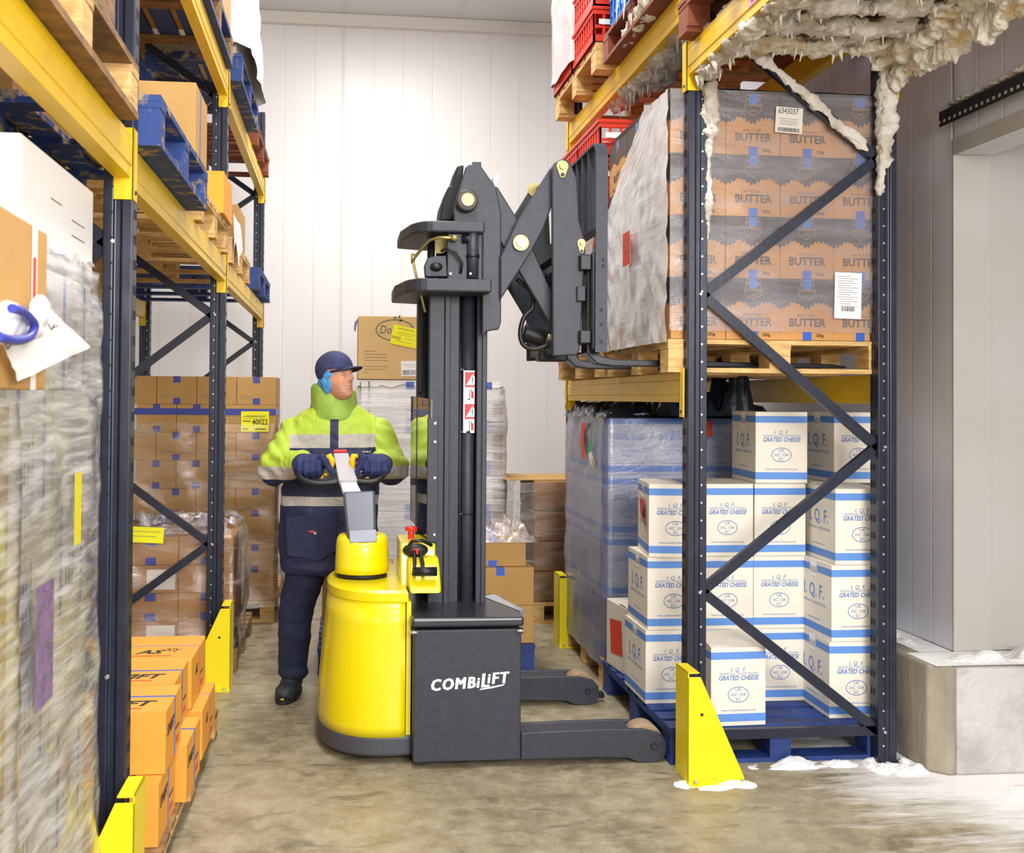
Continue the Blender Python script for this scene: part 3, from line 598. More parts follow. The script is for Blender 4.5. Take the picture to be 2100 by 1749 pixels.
def butter_film():
    # one film: clear towards the camera, layered milky on the aisle side with its slack pulled to the far top
    mb = MB(); n = 40
    def grid(fn, nu, nv, m_, skip=None):
        vs = [fn(i/nu, j/nv) for j in range(nv+1) for i in range(nu+1)]; fs = []
        for j in range(nv):
            for i in range(nu):
                if skip and skip((i+.5)/nu, (j+.5)/nv): continue
                a_ = j*(nu+1)+i; fs.append((a_, a_+1, a_+nu+2, a_+nu+1))
        mb.add(vs, fs, m_, smooth=True)
    z0, z1 = BZ-.015, BZ+1.10
    def front(u, v):
        x = 1.425+1.015*u; z = z0+.05+(z1-z0-.05)*v; return (x, 4.463 - .004 - abs(noise.fractal(Vector((x*2, 0, z*9)), 1, 2, 4))*.008, z)
    def side(u, v):
        ye = 5.56 - .72*max(0, v-.66)/.34; y = ye - (ye-4.47)*u; z = z0+(z1-z0)*v
        b = .010 + abs(noise.fractal(Vector((y*3 + z*2, z*6 - y*5, 3)), 1, 2, 4))*.022 + .035*max(0, math.sin(3.1*u))*(1-v)*.6
        return (1.432 - b, y, z)
    grid(front, n, n, FILMC); grid(side, n, n, FILMA)
    grid(lambda u, v: (1.425+1.015*u, 4.46+1.08*v, z1+.004+abs(noise.noise(Vector((u*9, v*9, 2))))*.012), 20, 20, FILMC)
    return tag(mb.build('stretch_film'), 'stretch film around the butter cartons, milky on the aisle side and clear in front', 'stretch film')
butter_film()
# straps of slack film fanning from the far top edge
def label_sheet(name, label, M, w, h, m_, lines, parent=None, cat='label', extra=None):
    mb = MB().rect(-w/2, w/2, -h/2, h/2, m_, M)
    for i, (yy, xa, xb, t_) in enumerate(lines): mb.rect(xa*w, xb*w, yy*h-t_/2, yy*h+t_/2, INKG, M @ Matrix.Translation((0, 0, .0006)))
    if extra: extra(mb, M @ Matrix.Translation((0, 0, .0008)))
    o = mb.build(name, parent)
    return tag(o, label, cat) if parent is None else o
def bars(mb, M, x0, x1, y0, y1, seed=1, m_=None):
    r_ = random.Random(seed); x = x0
    while x < x1:
        w_ = r_.choice([.0012, .002, .003]); mb.rect(x, x+w_, y0, y1, m_ or INK, M); x += w_ + r_.choice([.0015, .0025])
def lab1(mb, M):
    mb.text('6343037', .036, INK, M @ Matrix.Translation((-.005, .028, 0)), sx=.75); bars(mb, M, -.05, .05, -.052, -.034)
label_sheet('shipping_label', 'white shipping label 6343037 on the top layer of butter cartons', face('-y', 1.965, 4.452, 2.835, -.05), .125, .115, mat('label_greyed', '#d8d0c4', .7), [(.05,-.35,.35,.002),(-.03,-.35,.3,.002),(-.1,-.35,.35,.002),(-.17,-.35,.3,.002)], extra=lab1)
label_sheet('shipping_label', 'white printed sheet on the lowest butter layer beside the right post', face('-y', 2.24, 4.452, 2.06, -.02), .125, .205, PAPER, [(.42-.05*k, -.38 if k < 10 else -.3, (.1, .38, .2, .35)[k % 4], .0022) for k in range(14)], extra=lambda mb, M: bars(mb, M, -.03, .03, -.07, -.05))
label_sheet('paper_label', 'red paper note on the milky film beside the butter cartons', face('-x', 1.385, 5.02, 2.33, .03), .13, .165, REDP, [(.25,-.3,.3,.003),(.1,-.3,.2,.003),(-.1,-.3,.3,.003)])
# ------------------------------------------------------------------ crates
REDC = mat('crate_red', '#e0391f', .35, bump=.03); BLUC = mat('crate_blue', '#1f7fe0', .35)
def crate_mesh(m_, w, d, h):
    mb = MB(); t_ = .012
    mb.box(-w/2, w/2, -d/2, d/2, 0, .012, m_)
    for (x0,x1,y0,y1) in ((-w/2,w/2,-d/2,-d/2+t_),(-w/2,w/2,d/2-t_,d/2),(-w/2,-w/2+t_,-d/2,d/2),(w/2-t_,w/2,-d/2,d/2)):
        mb.box(x0, x1, y0, y1, 0, .05, m_); mb.box(x0-.003, x1+.003, y0-.003, y1+.003, h-.045, h, m_)
        L_ = (x1-x0) if x1-x0 > y1-y0 else (y1-y0); n = max(4, round(L_/.06)); X = x1-x0 > y1-y0
        for i in range(n+1):
            c = -L_/2+L_*i/n; c0, c1 = max(-L_/2, c-.008), min(L_/2, c+.008)
            if X: mb.box(c0, c1, y0, y1, .05, h-.045, m_)
            else: mb.box(x0, x1, c0, c1, .05, h-.045, m_)
        if X: mb.box(x0, x1, y0+.004, y1-.004, h*.42, h*.5, m_)
        else: mb.box(x0+.004, x1-.004, y0, y1, h*.42, h*.5, m_)
    # solid grip panels and rim
    mb.box(-w/2-.008, w/2+.008, -d/2-.008, d/2+.008, h-.012, h-.004, m_) if False else None
    for s_ in (-1, 1):
        mb.box(-.10, .10, s_*(d/2+.004)-.002, s_*(d/2+.004)+.002, h*.2, h*.78, m_)
        mb.box(-w/2-.012, w/2+.012, s_*(d/2+.006)-.006, s_*(d/2+.006)+.006, h-.02, h-.004, m_)
        mb.box(s_*(w/2+.006)-.006, s_*(w/2+.006)+.006, -d/2, d/2, h-.02, h-.004, m_)
    mb.box(-w/2+.03, w/2-.03, -d/2-.0085, -d/2-.0075, h*.5, h*.5+.03, PAPER)
    return mb.mesh('crate')
CR = crate_mesh(REDC, .98, .53, .208); CB = crate_mesh(BLUC, .98, .5, .22)
for k in range(6):
    for q in range(2):
        put(CR, 'plastic_crate', f'red plastic crate behind the fork guard, {["lowest","second","third","fourth","fifth","uppermost"][k]} of the {["near","far"][q]} stack', 'crate', (1.89, 5.89+q*.545, 1.860+k*.213), 0, 'red crates stacked on the shelf', bevel=0)
for k in range(5):
    for q in range(2):
        put(CR, 'plastic_crate', f'red plastic crate on the top beam, {["lowest","second","third","fourth","uppermost"][k]} of the {["near","far"][q]} stack', 'crate', (1.86, 5.93+q*.545, 3.565+k*.208), 0, 'red crates on the top beam', bevel=0)
FILMR = wrap_mat('thin_clear_film', '#f8e6e6', .02, lo=.5, hi=.9, stretch=(1, 1, 14), scale=3, maxd=.35)
shell('stretch_film', 'clear film wound around the lower red crates on the shelf', 1.385, 2.4, 5.62, 6.7, 1.862, 2.80, FILMR, amp=.008, top=False, seed=5)
shell('stretch_film', 'pale film over the far stack of red crates on the top beam', 1.365, 2.37, 6.15, 6.75, 3.62, 4.8, FILMA, amp=.012, top=False, seed=6)
FILMW = mat('white_polythene', '#eeeaf0', .3, bump=.3, bscale=15)
for k in range(4): put(CB, 'plastic_crate', f'blue plastic crate on the red brown pallet, {["lowest","second","third","uppermost"][k]} one', 'crate', (1.92, 5.28, 3.565+k*.223), 0, 'blue crates on the top beam', bevel=0)
put(crate_mesh(REDC, .9, .46, .205), 'plastic_crate', 'flat red crate in front of the blue crates at the very top edge', 'crate', (1.95, 4.76, 3.565), 0, None, bevel=0)
def hang_sheet(name, label, x, y0, y1, ztop, zb, m_, seed, cat='plastic sheet', bulge=.06, n=26, sx=1):
    vs = []; fs = []
    for j in range(n+1):
        for i in range(n+1):
            u, v = i/n, j/n; y = y0+(y1-y0)*u; z = ztop-(ztop-zb(u))*v
            vs.append((x - sx*(.004 + bulge*(.5+.5*noise.fractal(Vector((y*7, z*2.5, seed)), 1, 2, 4))*(.2+.8*v)), y, z))
    for j in range(n):
        for i in range(n): a_ = j*(n+1)+i; fs.append((a_, a_+1, a_+n+2, a_+n+1))
    return tag(MB().add(vs, fs, m_, smooth=True).build(name), label, cat)
hang_sheet('plastic_sheet', 'torn white plastic sheet hanging beside the blue crates at the top', 1.40, 4.62, 5.18, 4.1, lambda u: 3.50+.18*abs(math.sin(9*u))-.08*u, FILMW, 3, bulge=.05)
shell('plastic_sheet', 'white polythene hood over the tall load on the chipped blue pallet, upper left', -1.62, -.62, 6.16, 7.34, 3.63, 5.15, FILMW, amp=.02, n=24, seed=23, flare=.05, cat='plastic sheet')
put(MB().box(-.5, .5, -.55, .55, 0, 1.5, WHITEC).mesh('shrouded_load'), 'carton_stack', 'white load under the shroud, upper left', 'box', (-1.13, 6.75, 3.585))
# ------------------------------------------------------------------ 40022 stack
def brown_mesh(w, d, h, tape, m_=None, txt=False, tapec=None, tw=.025, side=True):
    mb = box_mb(w, d, h, m_ or CARD); tapec = tapec or TAPED
    if tape:
        for s_, q in (('-y', -d/2-.0008),) + ((('+x', w/2+.0008),) if side else ()):
            F_ = face(s_, 0, q, 0) if s_ == '-y' else face(s_, q, 0, 0)
            mb.rect(-tw, tw, h-.045, h, tapec, F_); mb.rect(-tw, tw, 0, .045, tapec, F_)
        mb.rect(-tw, tw, -d/2, d/2, tapec, face('+z', 0, 0, h+.0006))
    if txt:
        for k in range(3):
            for j in range(9 - k): mb.rect(-w*.36+j*.026, -w*.36+j*.026+.012+.004*((j*k) % 3), h*.55-.022*k, h*.55-.022*k+.007, INKG, face('-y', 0, -d/2-.0008, 0))
    else:
        mb.rect(-w*.4, -w*.05, h*.3, h*.315, INKG, face('-y', 0, -d/2-.0008, 0)); mb.rect(-w*.4, -w*.15, h*.22, h*.235, INKG, face('-y', 0, -d/2-.0008, 0))
    return mb.mesh('carton')
h8 = .1965
bA = brown_mesh(.273, .5, h8, True); bB = brown_mesh(.273, .5, h8, False); bC = brown_mesh(.41, .5, h8, False, txt=True)
nth = ['lowest row', 'second row', 'third row', 'fourth row', 'fifth row', 'sixth row', 'seventh row', 'top row']; cth = ['at the aisle end', 'second from the aisle', 'third from the aisle', 'fourth from the aisle']
for r in range(8):
    z = .152 + r*.1975; x = -.462
    pat = [(.273, 1), (.273, 0), (.273, 1), (.273, 0)] if r % 2 else [(.41, 2), (.273, 1), (.273, 1), (.13, 3)]
    if r == 2: pat = [(.41, 2), (.273, 1), (.273, 1)]
    for c, (w_, k) in enumerate(pat):
        if k == 3: continue
        put([bB, bA, bC][k], 'brown_carton', f'brown carton in the {nth[r]} of the 40022 stack, {cth[c]}', 'box', (x-w_/2, 7.53+.25, z), 0, 'brown cartons of the 40022 stack')
        x -= w_ + .003
t = MB(); t.box(-1.56, -.461, 7.526, 7.5275, 1.46, 1.505, TAPED); t.box(-.462, -.4605, 7.527, 8.03, 1.46, 1.505, TAPED)
tag(t.build('tape_strip'), 'long indigo tape running around the top of the 40022 stack', 'tape')
def note40(mb, M):
    mb.text('40022', .052, INK, M @ Matrix.Translation((.035, -.02, 0)), bold=.001, sx=.85)
    mb.rect(-.08,.07,.035,.039,INK,M); mb.rect(-.085,-.03,.0,.006,INK,M); mb.rect(-.08,.08,.022,.025,INKG,M)
    mb.rect(-.085,-.05,-.055,-.05,INK,M); mb.rect(0,.075,-.056,-.049,INK,M)
label_sheet('paper_note', 'yellow note reading 40022 on the brown carton stack', face('-y', -.605, 7.515, 1.415), .195, .145, PAPERY, [(.3,-.3,.4,.002)], extra=note40)
FILM0 = wrap_mat('clear_film_glossy', '#efe9ea', .02, lo=.52, hi=.85, stretch=(1, 1, 4), scale=4, rough=.12, maxd=.65)
shell('stretch_film', 'clear film around the lower rows of the 40022 stack, loose at its bottom corner', -1.57, -.455, 7.515, 8.05, .12, 1.40, FILM0, amp=.012, top=False, seed=7, flare=.05, lump=.05)
# wrapped pallet behind the middle left post
wA = brown_mesh(.31, .5, .158, True, CARDD, tw=.03); wB = brown_mesh(.31, .5, .158, False, CARDD)
for r in range(4):
    for c in range(3):
        o = put(wA if r % 2 else wB, 'brown_carton', f'brown carton under glossy film behind the middle left post, {["lowest","second","third","top"][r]} row, {["aisle end","middle","inner end"][c]}', 'box', (-.61-.155-c*.313, 6.17+.25, .142+r*.1595), 0, 'film wrapped brown cartons behind the middle left post')
        if (r, c) in ((0, 1), (2, 1)): MB().rect(-.08, .08, .02, .135, mat('label_pale', '#d9d2c6', .7) if (r, c) == (0, 1) else bpy.data.materials['label_pale'], face('-y', .06, -.2515, 0)).build('label', o)
shell('stretch_film', 'glossy crumpled film around the low brown cartons behind the middle left post', -1.55, -.60, 6.16, 6.75, .15, .82, FILM0, amp=.012, seed=8, lump=.07)
crumple('film_heap', 'loose crumpled film heaped on the low wrapped cartons', -1.4, -.66, 6.2, 6.7, .79, .16, wrap_mat('crumpled_film', '#f2eef0', .15, lo=.4, hi=.7, stretch=(1,1,1), scale=9, rough=.1), 'stretch film', 4, sc_=5)
label_sheet('paper_note', 'yellow note on the low film wrapped cartons', face('-y', -1.10, 6.13, .80, -.05), .20, .09, PAPERY, [(.2,-.4,.4,.003),(-.1,-.4,.3,.003)])
# ------------------------------------------------------------------ orange cartons
ORC = mat('orange_card', '#eca53e', .6, col2='#e29834', lo=.3, hi=.8, scale=3); STR = mat('strap_blue', '#3f63b8', .4); RPR = mat('print_red', '#e0503a', .6)
def orange_mesh(w, d, h, word):
    mb = box_mb(w, d, h, ORC); e = .0012
    y0 = .02
    mb.box(-w/2-e, w/2+e, y0-.006, y0+.006, -e, h+e, STR)
    mb.text(word, .085, INK, face('+z', .07, -d*.27, h+.0008), shear=.3, bold=.003); mb.rect(0, .17, -.006, .006, RPR, face('+z', .0, -d*.36, h+.0008))
    if word == 'AS':
        for k in range(9): mb.flat([(-.004,.012),(.004,.012),(0,.05 if k % 2 else .034)], [(0,1,2)], INK, face('+z', .16, -d*.12, h+.0008) @ Matrix.Rotation(k*.698, 4, 'Z'))
    mb.text(word, .05, INK, face('+x', w/2+.0008, -.07, h*.55), shear=.3, bold=.002)
    mb.rect(-.04, .02, .03, .05, RPR, face('+x', w/2+.001, .09, 0)); mb.rect(-.05, .03, .08, .088, INK, face('+x', w/2+.001, .09, 0))
    mb.rect(-.14, -.02, h*.5, h*.5+.03, PAPER, face('-y', -.1, -d/2-.0008, 0)); mb.rect(-.13, -.10, h*.5+.008, h*.5+.022, INK, face('-y', -.1, -d/2-.0012, 0)); mb.rect(-.09, -.08, h*.5+.008, h*.5+.022, INK, face('-y', -.1, -d/2-.0012, 0))
    return mb.mesh('orange_carton')
oS = orange_mesh(.52, .34, .205, 'SWIFT'); oA = orange_mesh(.52, .42, .205, 'AS')
XA, XB, XC, XD, XE, XF = [W(a, b, c).x for a, b, c in ((326,1600,3.52),(384,1550,3.9),(415,1500,4.33),(340,1500,3.6),(358,1400,3.955),(394,1350,4.32))]
GO = 'orange cartons with blue straps on the left'
for me_, x, y, z, l in ((oS, XA, 3.52, .122, 'lower layer, nearest the camera behind the yellow guard'), (oS, XB, 3.90, .122, 'lower layer, middle'), (oA, XC, 4.33, .122, 'lower layer, farthest and standing out into the aisle'),
        (oS, XD, 3.60, .330, 'upper layer, nearest with SWIFT on its lid'), (oS, XE, 3.955, .330, 'upper layer, middle with SWIFT on its lid'), (oA, XF, 4.32, .330, 'upper layer, farthest with a star print on its lid')):
    dd = .42 if me_ is oA else .34
    put(me_, 'orange_carton', 'orange carton with blue strap, ' + l, 'box', (x-.26, y+dd/2, z), J(.01), GO, bevel=.012)
for y, z, l in ((3.52, .122, 'lower layer'), (3.60, .33, 'upper layer')): put(oS, 'orange_carton', f'inner orange carton beside the nearest left post, {l}', 'box', (-1.15, y+.17, z), 0, GO, bevel=.012)
# ------------------------------------------------------------------ loads on the left rack
t = thing('brown_carton', 'brown carton with an open flap on the chipped blue pallet', 'box', (-.86, 4.29, 2.535)); MB().box(-.29,.29,-.17,.17,0,.27,CARD).rect(-.05,-.02,0,.27,TAPED,face('+x',.291,0,0)).build('carton_body', t, bevel=.003)
MB().add([(-.29,-.17,.27),(-.03,-.17,.27),(-.05,-.32,.36),(-.29,-.32,.38),(-.29,-.172,.268),(-.03,-.172,.268),(-.05,-.322,.357),(-.29,-.322,.377)], [(0,1,2,3),(7,6,5,4),(0,4,5,1),(1,5,6,2),(2,6,7,3),(3,7,4,0)], CARD).build('flap', t)
put(brown_mesh(.5,.5,.25,False,CARD), 'brown_carton', 'brown carton hidden behind the nearest left post on the blue pallet', 'box', (-1.3, 3.7, 2.535))
oc = mat('amber_card', '#f0a528', .6)
o = put(MB().box(-.25,.25,-.2,.2,0,.215,oc).rect(-.12,.08,.13,.165,PAPER,face('-y',.05,-.201,0)).rect(.0,.18,.05,.06,RPR,face('-y',0,-.201,0)).rect(.0,.14,.075,.085,RPR,face('-y',0,-.201,0)).mesh('c'), 'amber_carton', 'amber yellow carton on the pale pallet above the middle left post', 'box', (-.855, 5.62, 2.525))
put(brown_mesh(.5,.4,.22,False,CARD), 'brown_carton', 'brown carton beside the amber carton, toward the wall', 'box', (-1.37, 5.62, 2.525))
cy = mat('tape_cyan', '#35b4dc', .4)
put(MB().box(-.3,.3,-.25,.25,0,.26,CARD).rect(.1,.17,.15,.26,cy,face('-y',.0,-.251,0)).mesh('c'), 'brown_carton', 'brown carton with a cyan tape near the far left post', 'box', (-.95, 6.85, 2.525))
hang_sheet('plastic_sheet', 'white plastic draped over the pallet under the cyan taped carton', -.645, 6.2, 6.62, 2.66, lambda u: 2.44+.06*math.sin(8*u), FILMW, 12, bulge=.03, n=16, sx=-1)
for k, (x, y, l) in enumerate(((-.87, 5.35, 'at the aisle edge'), (-1.42, 5.35, 'toward the wall'))): put(brown_mesh(.5,.9,.5,True,CARD,tapec=TAPE), 'brown_carton', f'brown carton on the high blue pallet over the middle left post, {l}', 'box', (x, y, 3.585))
put(brown_mesh(.9,.9,.6,True,CARD,tapec=TAPE), 'brown_carton', 'brown carton on the dark pallet at the top left edge', 'box', (-1.15, 3.95, 3.585))
put(brown_mesh(1.0,1.0,.6,True,WOODD), 'brown_carton', 'dark carton load on the overhanging pallet, upper left corner', 'box', (-1.13, 2.45, 2.525))
# ------------------------------------------------------------------ white stack in the left foreground
WST = 'white cartons stacked in the left foreground'
wm = mat('white_gloss_card', '#f8f6f3', .45)
def wc(w, d, h, blue=True):
    mb = box_mb(w, d, h, wm)
    if blue:
        mb.rect(-.012, .012, 0, h, BLUEP, face('+x', w/2+.001, -d*.28, 0)); mb.rect(-.008, .008, 0, h, BLUEP, face('+x', w/2+.001, d*.3, 0))
        mb.rect(-.014, .014, 0, h, BLUEP, face('-y', .1, -d/2-.001, 0)); mb.rect(-.03, .03, h*.3, h*.34, INKG, face('+x', w/2+.001, 0, 0))
    for k in range(3): mb.rect(-.09+.03*k, -.085+.03*k, h*.15, h*(.5+.08*(k % 3)), INKG, face('+x', w/2+.001, .04, 0))
    return mb.mesh('white_carton')
wm1 = wc(.55, .36, .29); wm2 = wc(.55, .36, .29, False)
for r in range(6):
    for q in range(3):
        put(wm1 if (r+q) % 2 else wm2, 'white_carton', f'film wrapped white carton in the left foreground, {["lowest","second","third","fourth","fifth","sixth"][r]} layer, {["nearest","middle","farthest"][q]} to the camera', 'box', (-.985 - .0, 2.12+q*.375 + .01, .143+r*.2925), 0, WST)
t = thing('white_carton', 'large plain white carton topping the left foreground stack', 'box', (-1.02, 2.74, 1.91)); MB().box(-.31, .31, -.34, .34, 0, .262, wm).build('carton_body', t, bevel=.006)
MB().rect(-.1,.0,.12,.123,INKG,face('+x',.3108,0,.04)).rect(.1,.24,.06,.063,INKG,face('+x',.3108,0,.04)).rect(.1,.24,.1,.103,INKG,face('+x',.3108,0,.04)).build('print', t)
FILML = wrap_mat('streaky_film_near', '#fdfcfb', .12, lo=.42, hi=.68, stretch=(1, 1, 9), scale=4.5, rough=.1, maxd=.8, bump=.22, rot=(.62, 0, 0))
shell('stretch_film', 'streaky stretch film around the white cartons in the left foreground', -1.28, -.695, 1.94, 3.08, .10, 1.93, FILML, amp=.014, top=True, seed=11, n=34, flare=.03, lump=.03)
mc = mat('mixed_carton', '#c9a85a', .6, col2='#ddd03a', lo=.42, hi=.62, scale=5, detail=2); mp_ = mat('purple_print', '#8a6f96', .6, col2='#6d5a7e', lo=.4, hi=.6, scale=20)
MB().rect(-.035,.035,-.09,.09,mat('note_mustard','#d8cc20',.6),face('+x',-.652,WX(160,1042,-.652).y,WX(160,1042,-.652).z)).build('x') and None
bpy.data.objects['x'].name = 'paper_note'; tag(bpy.data.objects['paper_note'] if 'label' not in bpy.data.objects['paper_note'] else [o for o in bpy.data.objects if o.name.startswith('paper_note') and 'label' not in o][0], 'narrow yellow note on the film of the left foreground stack', 'label')
label_sheet('paper_label', 'purple printed sheet under the film, lower left foreground', face('+x', -.652, WX(92,1320,-.652).y, WX(92,1320,-.652).z), .14, .27, mp_, [(.1*k-.4, -.4, .4, .004) for k in range(9)])
for r in range(4):
    put(MB().box(-.28,.28,-.17,.17,0,.39,mc).rect(-.15,.15,.1,.2,PAPERY,face('+x',.281,0,0)).rect(-.15,.1,.24,.3,PAPER,face('+x',.281,0,0)).mesh('c') if r == 0 else bpy.data.objects['mixed_carton'].data, 'mixed_carton', f'patterned yellow and brown carton at the left edge of the picture, {["lowest","second","third","fourth"][r]} up', 'box', (-.885, 1.83, .002+r*.392), 0, 'patterned cartons at the left edge')
shell('stretch_film', 'film around the patterned cartons at the left edge of the picture', -1.17, -.595, 1.65, 2.01, .02, 1.575, FILML, amp=.012, top=False, seed=12, n=20)
t = thing('brown_carton', 'cardboard carton with blue and white tape bulging from the left foreground stack', 'box', (-.80, 1.90, 1.60), .03)
MB().box(-.225,.225,-.14,.24,0,.31,CARD).build('carton_body', t, bevel=.004)
MB().rect(-.015,.015,0,.31,TAPED,face('-y',.19,-.1412,0)).rect(-.02,.02,0,.31,PAPER,face('+x',.2262,.14,0)).rect(-.012,.012,.05,.25,RPR,face('+x',.2266,.14,0)).build('tape', t)
def paper(label, pts, nm='paper_sheet', seed=1, amp=.02, m_=None, extra=None):
    # pts: four corners (v00, v10, v11, v01)
    P4 = [Vector(p) for p in pts]; n = 14; vs = []; fs = []; nn = (P4[1]-P4[0]).cross(P4[3]-P4[0]).normalized()
    for j in range(n+1):
        for i in range(n+1):
            u, v = i/n, j/n; q = P4[0]*(1-u)*(1-v)+P4[1]*u*(1-v)+P4[2]*u*v+P4[3]*(1-u)*v
            vs.append(q + nn*amp*noise.fractal(Vector((u*2.5, v*2.5, seed)), 1, 2, 3))
    for j in range(n):
        for i in range(n): a_ = j*(n+1)+i; fs.append((a_, a_+1, a_+n+2, a_+n+1))
    return tag(MB().add(vs, fs, m_ or PAPER, smooth=True).build(nm), label, 'paper')
paper('white paper sheet stuck on the cardboard carton in the left foreground', [WX(36,782,-.552), WX(186,712,-.552), WX(92,625,-.552), WX(5,700,-.552)], seed=3, amp=.006)
# ------------------------------------------------------------------ loads in front of the back wall
dg_ = mat('buff_card', '#dab77c', .65, col2='#d2ad70', lo=.3, hi=.8, scale=2); GRN = mat('print_green', '#4f6b45', .6)
t = thing('brown_carton', 'large buff carton with a green oval emblem standing on the white load behind the man', 'box', (.40, 7.60, 1.722))
MB().box(-.285,.285,-.07,.30,0,.455,dg_).build('carton_body', t, bevel=.005)
mb = MB(); F_ = lambda x, z: face('-y', x, -.0712, z)
mb.ring(.14, .078, .007, GRN, F_(-.02, .355), n=40); mb.text('Donegal', .085, GRN, F_(-.02, .33), shear=.2, sx=.8)
for a_, dx, dz in ((.5, .01, .45), (-.6, -.02, .445), (.1, .02, .425)): mb.flat([(-.018,0),(0,.008),(.018,0),(0,-.008)], [(0,3,2,1)], GRN, F_(dx, dz) @ Matrix.Rotation(a_+.8, 4, 'Z'))
for k in range(7): mb.rect(-.24, -.24+[.08,.16,.16,.17,.17,.16,.04][k], .20-.022*k-(.02 if k > 3 else 0), .203-.022*k-(.02 if k > 3 else 0), INKG, F_(0, 0))
mb.build('print', t)
def n2(mb, M): mb.text('34322', .028, INK, M @ Matrix.Translation((-.06, -.03, 0))); mb.rect(-.06,.06,.048,.052,INKG,M)
o = label_sheet('note', '', face('-y', .05, -.074, .31, -.2), .19, .14, PAPERY, [(.15,-.3,.4,.002),(.05,-.3,.3,.002),(-.1,.0,.4,.002),(-.3,-.3,.3,.002)], parent=t, extra=n2); o['label'] = 'tilted yellow note'
o = label_sheet('label', '', face('-y', .11, -.073, .08, .03), .17, .11, PAPER, [(.25,-.4,.1,.002),(.1,-.2,.4,.002)], parent=t, extra=lambda mb, M: bars(mb, M, -.075, .08, -.045, -.01, 5)); o['label'] = 'white barcode label'
MB().prism([(-.285,.44),(-.31,.41),(-.315,.36),(-.30,.34),(-.30,.37),(-.29,.41)], -.02, .03, TAPED, axis='y').build('tape', t)
wl = mat('white_carton_card', '#f6f2ec', .55)
for r in range(5):
    for c in range(2):
        mb = box_mb(.505, .5, .308, wl); mb.rect(-.03,.03,.25,.308,TAPE,face('-y',.16 if c else 0.1,-.251,0)); mb.rect(-.03,.03,0,.05,TAPE,face('-y',.16 if c else 0.1,-.251,0))
        if r == 4 and c == 0: mb.text('J.D.M.', .075, INK, face('-y', .15, -.2508, .10), sx=.8)
        mb.rect(-.2,-.19,0,.308,INKG,face('-y',-.0,-.2508,0))
        put(mb.mesh('c'), 'white_carton', f'white carton under silver streaked film behind the man, {["lowest","second","third","fourth","top"][r]} row, {["left","right"][c]}', 'box', (.14+.2525+c*.507, 7.55+.25, .152+r*.312), 0, 'white cartons behind the man')
mb = MB().box(1.155,1.165,7.535,7.56,.15,1.55,CARDD).box(1.10,1.165,7.525,7.535,.15,1.55,CARDD); tag(mb.build('corner_board'), 'brown cardboard edge strip on the corner of the tall white load', 'edge strip')
FILMS = wrap_mat('silvery_film', '#fefdfe', .3, lo=.42, hi=.62, stretch=(.6, .6, 12), scale=2.2, rough=.1, maxd=.95)
shell('stretch_film', 'silver streaked film around the tall white load behind the man', .12, 1.175, 7.52, 8.1, .12, 1.66, FILMS, amp=.014, top=True, seed=15, lump=.02)
sA = brown_mesh(.40, .4, .22, True, CARD, tapec=TAPE); 
for r in range(3):
    for c in range(3 if r < 2 else 1):
        if r < 2: x = .94 - c*.42 + (.0)
        else: x = .90
        put(sA, 'brown_carton', f'brown carton with blue tape behind the lift truck, {["lowest","middle","top"][r]} layer, {["right end","middle","left end"][c]}', 'box', (x, 6.12+.2 + (.05 if r == 2 else 0), .152+r*.222 - (0)), 0, 'brown cartons on the blue pallet behind the lift truck').scale.z = 1 if r < 2 else .8
crumple('stretch_film', 'clear film bunched on the small load behind the mast', .66, 1.17, 6.14, 6.60, .775, .10, bpy.data.materials['crumpled_film'], 'stretch film', 5, sc_=8, drop=.04)
for r in range(4):
    put(brown_mesh(.62,.6,.212,False,CARDD), 'brown_carton', f'wide brown carton beside the back wall, {["lowest","second","third","top"][r]} of the stack', 'box', (1.37+.31+.0, 7.36+.3, .152+r*.214), 0, 'wide brown cartons near the back wall', bevel=.012)
tag(MB().box(1.17,1.99,7.4,8.0,1.008,1.014,CARD).build('cardboard_sheet'), 'flat cardboard sheet on the wide brown cartons near the back wall', 'cardboard')
shell('stretch_film', 'clear film around the wide brown cartons near the back wall', 1.24, 2.0, 7.345, 8.0, .13, 1.0, FILM0, amp=.012, top=False, seed=17, n=20)
